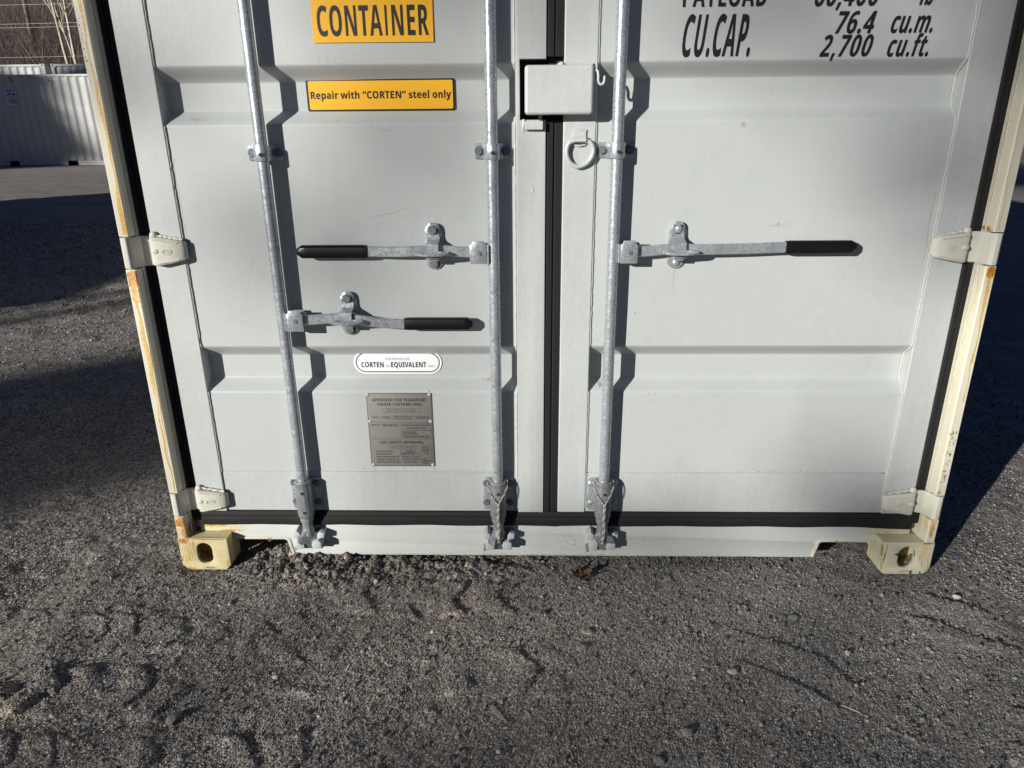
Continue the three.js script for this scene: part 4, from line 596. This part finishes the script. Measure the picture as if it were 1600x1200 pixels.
{ // dry leaf: five curled lobes on a stalk
  const pos = [], idx = [], NR = 10, NA = 72, rnd = rng(77);
  const R = a => 0.027 + 0.013 * Math.pow(Math.abs(Math.cos(a * 2.5)), 1.3) + 0.0035 * Math.cos(a * 17) + 0.003 * (h2(Math.round(a * 9), 3, 5) - 0.5);
  for (let j = 0; j <= NR; j++) for (let i = 0; i < NA; i++) { const a = i / NA * Math.PI * 2, t = j / NR, r = R(a) * t; const curl = 0.020 * Math.pow(t, 2.2) * (0.55 + 0.45 * Math.sin(a * 2.5 + 0.7) * Math.sin(a * 3 + 1)) + 0.0035 * Math.cos(a * 5) * t + 0.004 * (vn(r * Math.cos(a) * 180 + 9, r * Math.sin(a) * 180 + 9, 6) - 0.5); pos.push(r * Math.cos(a) * (1 - 0.15 * t), 0.004 + curl, r * Math.sin(a)); }
  for (let j = 0; j < NR; j++) for (let i = 0; i < NA; i++) { const a = j * NA + i, b = j * NA + (i + 1) % NA; idx.push(a, b, b + NA, a, b + NA, a + NA); }
  const g = new THREE.BufferGeometry(); g.setAttribute('position', new THREE.Float32BufferAttribute(pos, 3)); g.setIndex(idx); g.computeVertexNormals();
  const leaf = group('dry_leaf'); leaf.position.set(0.1, groundH(0.1, 0.02) + 0.002, 0.022); leaf.rotation.y = 0.5; tag(leaf, 'curled brown dry leaf lying below the middle of the sill', 'leaf');
  const lm = dataTex(128, (i, j) => { const k = 120 + (pfbm(i / 128, j / 128, 10, 4, 5) - 0.5) * 110; return [k + 4, k * 0.72, k * 0.55]; }, true, 18);
  mesh('blade', g, new THREE.MeshStandardMaterial({ map: lm, color: RGB(0.5, 0.5, 0.52), roughness: 0.85, side: THREE.DoubleSide }), leaf);
  mesh('veins', [0, 1, 2, 3, 4].map(k => { const a = k * Math.PI * 2 / 5; return tube([V(0, 0.0055, 0), V(0.014 * Math.cos(a), 0.0065, 0.014 * Math.sin(a)), V(0.03 * Math.cos(a), 0.014, 0.03 * Math.sin(a))], 0.0006, 10, 5); }), new THREE.MeshStandardMaterial({ color: RGB(0.2, 0.11, 0.06), roughness: 0.8 }), leaf);
  mesh('stalk', tube([V(0, 0.005, 0), V(-0.01, 0.004, 0.02), V(-0.02, 0.008, 0.042)], 0.0009, 14, 5), new THREE.MeshStandardMaterial({ color: RGB(0.2, 0.12, 0.07), roughness: 0.8 }), leaf);
}
function litter(name, pts, r, col, label, cat, flat = 0) { const g = flat ? (() => { const a = pts[0], b = pts[pts.length - 1], d = V(b[0] - a[0], 0, b[1] - a[1]), n = V(-d.z, 0, d.x).normalize().multiplyScalar(flat), y = Math.max(groundH(a[0], a[1]), groundH(b[0], b[1])); const q = [[a, 0.6], [[lerp(a[0], b[0], 0.4), lerp(a[1], b[1], 0.4)], 1], [b, 0.5]].map(([p, k]) => [V(p[0] + n.x * k, y, p[1] + n.z * k), V(p[0] + n.x * k, y + r, p[1] + n.z * k), V(p[0] - n.x * k, y + r * 1.4, p[1] - n.z * k), V(p[0] - n.x * k, y, p[1] - n.z * k)]); return loft(q); })() : tube(pts.map(([x, z]) => V(x, groundH(x, z) + r * 1.3, z)), r, 30, 6); return tag(mesh(name, g, new THREE.MeshStandardMaterial({ color: RGB(...col), roughness: 0.85 })), label, cat); }
litter('straw', [[-0.563, 0.428], [-0.566, 0.455]], 0.0018, [0.75, 0.74, 0.7], 'short white straw standing out on the gravel left of the middle', 'straw');
litter('twig', [[0.718, 0.556], [0.745, 0.572], [0.775, 0.596]], 0.0013, [0.55, 0.48, 0.36], 'thin pale twig lying on the gravel at the lower right', 'twig');
litter('wood_chip', [[-0.168, 0.572], [-0.128, 0.625]], 0.003, [0.24, 0.2, 0.155], 'narrow brown wood chip at the bottom in the middle', 'chip', 0.006);
litter('twig', [[-1.22, 0.26], [-1.195, 0.262], [-1.17, 0.275]], 0.0012, [0.16, 0.12, 0.08], 'short dark twig on the brown soil below the left casting', 'twig');
litter('straw', [[-0.83, 0.27], [-0.805, 0.263]], 0.0014, [0.62, 0.57, 0.45], 'short pale straw on the soil between the tyre ridges', 'straw');

// ------------------------------------------------------------------ other containers in the yard
function yardContainer(name, label, x0, z0, turn, len, base, mat, o = {}) {   // front side along +x from the origin, standing at (x0, base, z0)
  const c = tag(group(name), label, 'container', o.group); c.position.set(x0, base, z0); c.rotation.y = turn; const H = o.h || 2.896, W = 2.438;
  const wave = (u) => { const t = ((u % 0.29) + 0.29) % 0.29; return t < 0.075 ? 0 : t < 0.143 ? (t - 0.075) / 0.068 : t < 0.222 ? 1 : 1 - (t - 0.222) / 0.068; };
  for (const [z, s] of [[0, 1], [-W, -1]]) {
    const q = []; for (let x = 0.13; x <= len - 0.13; x += 0.0245) q.push([x, z - s * (0.02 + 0.036 * wave(x))]);
    const out = [...q, ...q.slice().reverse().map(([x, zz]) => [x, zz - s * 0.004])]; mesh('side_wall', plan(s > 0 ? out : out.reverse(), 0.165, H - 0.085), mat, c);
    mesh('top_rail', box(0.18, len - 0.18, H - 0.084, H - 0.012, z - (s > 0 ? 0.06 : 0), z + (s > 0 ? 0 : 0.06), 0.004), mat, c);
    const cut = o.pockets ? [[0.18, len / 2 - 1.2], [len / 2 - 0.845, len / 2 + 0.845], [len / 2 + 1.2, len - 0.18]] : [[0.18, len - 0.18]];
    for (const [a, b] of cut) mesh('bottom_rail', box(a, b, 0.012, 0.164, z - (s > 0 ? 0.05 : 0), z + (s > 0 ? 0 : 0.05), 0.003), mat, c);
  }
  for (const x of [0, len]) for (const z of [0, -W]) {
    const sx = x ? -1 : 1, sz = z ? 1 : -1; mesh('corner_post', box(Math.min(x, x + sx * 0.12), Math.max(x, x + sx * 0.12), 0.119, H - 0.119, Math.min(z, z + sz * 0.1), Math.max(z, z + sz * 0.1), 0.004), mat, c);
    for (const y of [0, H - 0.118]) { const w = 0.178 * sx, a = Math.min(x, x + w), b = Math.max(x, x + w), g = ext([[a, y], [b, y], [b, y + 0.118], [a, y + 0.118]], z ? -W : -0.16, z ? -W + 0.16 : 0.001, 0.004, [at(stadium(0.055, 0.078), (a + b) / 2, y + 0.06).reverse()]); mesh('corner_casting', [g, box(a + 0.02, b - 0.02, y + 0.015, y + 0.105, z ? -W + 0.06 : -0.1, z ? -W + 0.1 : -0.06)], o.castMat || mat, c); }
  }
  mesh('roof', box(0.061, len - 0.061, H - 0.05, H - 0.035, -W + 0.061, -0.061), mat, c);
  for (const x of [0.02, len - 0.03]) mesh('end_wall', box(x, x + 0.01, 0.13, H - 0.06, -W + 0.101, -0.101), mat, c);
  mesh('floor', box(0.1, len - 0.1, 0.13, 0.16, -W + 0.06, -0.06), M.dark, c);
  return c;
}
M.bgGrey = paint(0.56, 0.57, 0.555, { roughness: 0.55 });
M.bgWhite = paint(0.72, 0.72, 0.69, { roughness: 0.55 });
{
  const c = yardContainer('storage_container', 'pale grey corrugated container standing side-on across the yard at the left', -19.75, -23.36, 0, 6.058, 0, M.bgGrey, { pockets: true, castMat: M.bgWhite });
  for (const x of [2.52, 3.77]) mesh('lashing_hook', tube([V(x, 2.83, 0.01), V(x + 0.005, 2.72, 0.02), V(x + 0.03, 2.68, 0.03), V(x + 0.06, 2.69, 0.03), V(x + 0.065, 2.73, 0.03)], 0.012, 20, 6), new THREE.MeshStandardMaterial({ color: RGB(0.12, 0.09, 0.07), roughness: 0.8 }), c);
  const sg = fitUV(box(2.26, 2.62, 1.95, 2.46, 0.004, 0.01), (x, y) => [(x - 2.26) / 0.36, (y - 1.95) / 0.51]);
  const st = mesh('notice', sg, new THREE.MeshStandardMaterial({ roughness: 0.6, map: canvasTex(256, 360, (k, w, h) => { k.fillStyle = '#c6cbe0'; k.fillRect(0, 0, w, h); const rnd = rng(19), bar = (x, y, ww, hh) => { k.fillStyle = '#1d2747'; for (let u = x; u < x + ww; u += 12 + rnd() * 10) { k.fillRect(u, y, 6 + rnd() * 9, hh * (0.8 + 0.2 * rnd())); if (rnd() < 0.6) k.fillRect(u, y + hh * 0.4, 16, hh * 0.16); } }; bar(20, 22, 205, 54); bar(26, 96, 205, 62); k.fillRect(26, 178, 204, 12); k.fillRect(44, 206, 186, 8); bar(84, 236, 130, 46); bar(92, 292, 140, 44); k.fillRect(34, 240, 34, 30); k.fillRect(52, 296, 34, 24); }) }), c); st.userData.label = 'pale blue notice with dark blue print';
}
yardContainer('storage_container', 'light grey container behind, its roof edge showing, left of the white gap', -30.2, -26.6, 0, 12.19, 0.53, M.bgGrey, { castMat: M.bgWhite, group: 'second row of containers on the bank' });
yardContainer('storage_container', 'white container behind, its roof edge showing, beside the main container', -17.78, -26.6, 0, 12.19, 0.53, M.bgWhite, { castMat: M.bgWhite, group: 'second row of containers on the bank' });
yardContainer('storage_container', 'grey container standing out of view at the left, its shadow crossing the yard', -13.4, -8.6, -Math.PI / 2, 12.19, 0, M.bgGrey);

// ------------------------------------------------------------------ hillside, trees and wires
M.hill = new THREE.MeshStandardMaterial({ roughness: 1, color: RGB(1, 1, 1), map: dataTex(512, (i, j) => { const u = i / 512, v = j / 512, k = 84 + (pfbm(u, v, 32, 5, 7) - 0.5) * 150, w = (pfbm(u, v, 12, 4, 3) - 0.5) * 50; return [k + 6 + w * 0.6, k * 0.88, k * 0.77 - w * 0.3].map(x => Math.max(8, Math.min(240, x))); }, true, 0.25) });
const hillH = (x, z) => { const d = Math.max(0, -29.6 - z); return 0.5 + 0.3 * d - 0.0009 * d * d + (1 - Math.exp(-d)) * 1.3 * (fbm(x * 0.16, z * 0.16, 4, 80) - 0.5); };
{
  const nx = 150, nz = 110, pos = [], uv = [], idx = []; for (let j = 0; j <= nz; j++) for (let i = 0; i <= nx; i++) { const x = -95 + 170 * i / nx, z = -29.4 - 100 * Math.pow(j / nz, 1.5); pos.push(x, hillH(x, z) - (j === 0 ? 0.6 : 0), z); uv.push(x, z); }
  const w = nx + 1; for (let j = 0; j < nz; j++) for (let i = 0; i < nx; i++) { const a = j * w + i; idx.push(a, a + 1, a + w + 1, a, a + w + 1, a + w); }
  const g = new THREE.BufferGeometry(); g.setAttribute('position', new THREE.Float32BufferAttribute(pos, 3)); g.setAttribute('uv', new THREE.Float32BufferAttribute(uv, 2)); g.setIndex(idx); g.computeVertexNormals();
  const m = new THREE.Mesh(g, M.hill); m.name = numbered('hillside'); m.castShadow = m.receiveShadow = true; scene.add(m); tag(m, 'brown wooded slope rising behind the far containers', 'hill', null, 'structure');
}
{ // bare scrub on the slope
  const n = 15000, g = new THREE.CylinderGeometry(0.25, 1, 1, 4, 1, true).translate(0, 0.5, 0), m = new THREE.InstancedMesh(g, new THREE.MeshStandardMaterial({ roughness: 0.95 }), n), rnd = rng(500), mt = new THREE.Matrix4(), q = new THREE.Quaternion(), e = new THREE.Euler(), c = new THREE.Color();
  for (let i = 0; i < n; i++) { const z = -30.5 - 34 * Math.pow(rnd(), 1.3), x = lerp(-13, -26, rnd()) + (z + 30) * 0.62 * (0.55 + 0.6 * rnd()); e.set((rnd() - 0.5) * 1.5, rnd() * 6, (rnd() - 0.5) * 1.7); q.setFromEuler(e); const L = 0.7 + 2.6 * Math.pow(rnd(), 2), r = 0.006 + 0.012 * rnd() * L * 0.6; mt.compose(V(x, hillH(x, z) - 0.05, z), q, V(r, L, r)); m.setMatrixAt(i, mt); const k = 0.06 + 0.24 * Math.pow(rnd(), 2), w = rnd(); c.setRGB(k * 1.1, k * (0.86 + 0.1 * w), k * (0.72 + 0.16 * w)); m.setColorAt(i, c); }
  m.name = numbered('undergrowth'); m.castShadow = m.receiveShadow = true; scene.add(m); tag(m, 'tangle of bare brown scrub covering the slope', 'undergrowth', null, 'stuff');
}
M.birch = new THREE.MeshStandardMaterial({ roughness: 0.85, map: dataTex(256, (i, j) => { const u = i / 256, v = j / 256, s = pn(u * 10, v * 90, 90, 3), b = pfbm(u, v, 8, 4, 5); let k = 190 + (b - 0.5) * 70; if (s > 0.8) k -= 90; return [k, k * 0.95, k * 0.86]; }, true, 1) });
M.bark = new THREE.MeshStandardMaterial({ roughness: 0.95, map: dataTex(256, (i, j) => { const u = i / 256, v = j / 256, k = 105 + (pn(u * 40, v * 8, 40, 3) - 0.5) * 70 + (pfbm(u, v, 16, 4, 5) - 0.5) * 60; return [k + 4, k * 0.94, k * 0.85]; }, true, 1) });
function limbs(rnd, a, dir, len, r, depth, out, spread, up) {
  const n = depth === 0 ? 2 : 4; let p = a.clone(), d = dir.clone();
  for (let i = 0; i < n; i++) { const q = p.clone().addScaledVector(d, len / n), r0 = lerp(r, r * 0.55, i / n), r1 = lerp(r, r * 0.55, (i + 1) / n); out.push(cyl(p, q, r0, r1, depth > 2 ? 9 : depth > 0 ? 5 : 3, true)); if (depth > 0) { const k = i === 0 && depth > 2 ? 0 : 1 + (rnd() < 0.6 ? 1 : 0); for (let b = 0; b < k; b++) { const nd = d.clone().add(V((rnd() - 0.5) * spread, up + (rnd() - 0.3) * spread * 0.5, (rnd() - 0.5) * spread)).normalize(); limbs(rnd, q, nd, len * (0.45 + 0.22 * rnd()), r1 * (0.45 + 0.2 * rnd()), depth - 1, out, spread, up * 0.8); } } p = q; d = d.add(V((rnd() - 0.5) * 0.22, 0.05, (rnd() - 0.5) * 0.22)).normalize(); }
}
function bareTree(name, label, x, z, base, dir, len, r, depth, seed, mat, o = {}) {
  const t = tag(group(name), label, 'tree', o.group); t.position.set(x, base, z); const rnd = rng(seed), trunk = [], crown = []; let p = V(0, 0, 0), d = dir.clone().normalize(); const n = 8;
  for (let i = 0; i < n; i++) { const q = p.clone().addScaledVector(d, len / n), r0 = r * (1 - 0.8 * i / n), r1 = r * (1 - 0.8 * (i + 1) / n); trunk.push(cyl(p, q, r0, r1, 10, true)); if (i >= (o.clear ?? 2)) for (let b = 0; b < (o.per ?? 2); b++) limbs(rnd, q, d.clone().multiplyScalar(0.5).add(V(rnd() - 0.5, 0.35 * rnd(), rnd() - 0.5).multiplyScalar(1.8)).normalize(), len * (0.28 + 0.16 * rnd()) * (1 - 0.4 * i / n), r1 * (0.4 + 0.25 * rnd()), depth, crown, o.spread ?? 1.2, 0.1); p = q; d.add(V((rnd() - 0.5) * (o.bend ?? 0.12), 0.02, (rnd() - 0.5) * (o.bend ?? 0.12))).normalize(); }
  mesh('trunk', trunk, mat, t); if (crown.length) mesh('crown', crown, mat, t); return t;
}
const GB = 'trees on the slope behind';
bareTree('birch_tree', 'pale birch stem leaning left above the far container castings', -19.35, -31, 0.9, V(-0.17, 1, 0), 9, 0.085, 2, 601, M.birch, { clear: 3, bend: 0.09, group: GB });
bareTree('birch_tree', 'thin pale birch stem just left of the main container post', -19.05, -31.3, 0.9, V(-0.16, 1, 0), 8, 0.07, 2, 602, M.birch, { clear: 3, bend: 0.08, group: GB });
bareTree('birch_tree', 'pale birch stem nearest the main container post', -19.1, -30.6, 0.9, V(-0.03, 1, 0), 9, 0.085, 2, 603, M.birch, { clear: 3, bend: 0.06, group: GB });
bareTree('sapling', 'slender grey sapling leaning left behind the far container roof', -20.5, -32, 1.1, V(-0.45, 1, 0), 7, 0.04, 1, 604, M.bark, { clear: 2, group: GB });
bareTree('sapling', 'thin grey sapling leaning right at the left edge', -22.9, -33, 1.2, V(0.3, 1, 0), 7, 0.035, 1, 605, M.bark, { clear: 2, group: GB });
bareTree('sapling', 'upright bare sapling between the leaning stems', -21.6, -34, 1.5, V(0.05, 1, 0), 8, 0.04, 1, 606, M.bark, { clear: 2, group: GB });
bareTree('hill_tree', 'dark bare tree higher on the slope', -24.5, -41, 3, V(0.05, 1, 0), 13, 0.16, 2, 607, M.bark, { clear: 2, group: GB });
bareTree('hill_tree', 'dark bare tree farther up the slope at the left edge', -30.5, -46, 4, V(-0.05, 1, 0), 13, 0.17, 2, 608, M.bark, { clear: 2, group: GB });
for (const [k, y, z, lab] of [[0, 5.93, -30.6, 'uppermost'], [1, 5.2, -30.4, 'second from the top'], [2, 5.04, -30.2, 'third from the top'], [3, 4.0, -31, 'lowest, close above the container roofs']]) tag(mesh('overhead_wire', tube([V(-60, y + 0.3, z), V(-40, y + 0.02, z), V(-22, y, z), V(-10, y + 0.15, z)], 0.0065, 60, 5), new THREE.MeshStandardMaterial({ color: RGB(0.5, 0.48, 0.45), roughness: 0.5 })), `thin pale wire strung in front of the slope, ${lab}`, 'wire', 'wires in front of the slope');
// trees out of view, between the low sun and the yard: their soft shadows lie on the ground and the right door
const place = (s, l) => [0.685 * s + 0.728 * l, -0.728 * s + 0.685 * l];
{
  const GO = 'bare trees out of view behind the camera';
  const T = (s, l, len, r, seed, lab, o) => { const [x, z] = place(s, l); bareTree('bare_tree', lab, x, z, -0.1, V(0.02, 1, 0.02), len, r, 3, seed, M.bark, { clear: 3, group: GO, per: 3, ...o }); };
  T(-33, 2.7, 16, 0.28, 701, 'bare tree out of view whose branches shade the doors softly', { per: 4 });
  T(-34, -5.6, 16, 0.2, 703, 'bare tree out of view whose crown dapples the yard at the far left', { per: 4 });
}
{ // dense evergreens out of view, shading the lower part of the far container
  const GE = 'evergreens out of view at the left';
  const needle = new THREE.MeshStandardMaterial({ color: RGB(0.04, 0.065, 0.03), roughness: 0.9 });
  for (const [l, s, H, lab, R0 = 4.1] of [[-29.6, -84, 29.6, 'nearest to the far container'], [-33, -85, 28.8, 'second of the far row'], [-36.6, -84, 28.6, 'third of the far row'], [-40.3, -85, 28.9, 'fourth of the far row'], [-44, -84, 28.8, 'last of the far row'], [-2.6, -44, 22, 'standing alone nearest the camera', 0.95]]) {
    const [x, z] = place(s, l), t = tag(group('evergreen_tree'), `tall dense evergreen out of view at the left, ${lab}`, 'tree', GE); t.position.set(x, -0.1, z); const rnd = rng(Math.round(800 - l * 10)), crown = [];
    mesh('trunk', cyl(V(0, 0, 0), V(0, H * 0.95, 0), 0.4, 0.06, 10), M.bark, t);
    for (let i = 0; i < (R0 < 3 ? 120 : 900); i++) { const h = 3 + (H - 3.4) * Math.pow(rnd(), 0.7), R = 0.3 + R0 * Math.sqrt(Math.max(0, 1 - Math.pow((h - 0.5 * H) / (0.51 * H), 2))), a = rnd() * 6.283, rr0 = R * Math.sqrt(rnd()) * 0.85; const g = new THREE.ConeGeometry(0.45 + 0.3 * rnd(), (1.3 + rnd()) * (R0 < 3 ? 0.7 : 1), 5, 1); g.rotateZ(-Math.PI / 2 - 0.3).rotateY(-a).translate(rr0 * Math.cos(a), h, rr0 * Math.sin(a)); crown.push(g); }
    mesh('crown', crown, needle, t);
  }
}

{ // thin-crowned pines out of view: their high, open crowns dapple the doors
  const needle = new THREE.MeshStandardMaterial({ color: RGB(0.05, 0.075, 0.035), roughness: 0.9 });
  for (const [l, s, h0, H, R0, n, seed, lab] of [[1.3, -40, 12.9, 20, 1.05, 120, 31, 'shading the right door corner'], [-0.3, -42, 12.6, 20, 1.7, 60, 33, 'dappling the left door'], [0.7, -38, 10.1, 11.6, 1.1, 16, 35, 'dappling the lower right ground']]) {
    const [x, z] = place(s, l), t = tag(group('pine_tree'), `thin open-crowned pine out of view behind the camera, ${lab}`, 'tree', 'thin pines out of view behind the camera'); t.position.set(x, -0.1, z); const rnd = rng(seed), crown = [];
    mesh('trunk', cyl(V(0, 0, 0), V(0, H, 0), 0.07, 0.02, 10), M.bark, t);
    for (let i = 0; i < n; i++) { const h = h0 + (H - h0) * rnd(), a = rnd() * 6.283, q = R0 * Math.sqrt(rnd()); const g = new THREE.ConeGeometry(0.07 + 0.08 * rnd(), 0.3 + 0.3 * rnd(), 5, 1); g.rotateZ(-Math.PI / 2 - 0.3).rotateY(-a).translate(q * Math.cos(a), h, q * Math.sin(a)); crown.push(g); }
    mesh('crown', crown, needle, t);
  }
}

renderer.render(scene, camera);
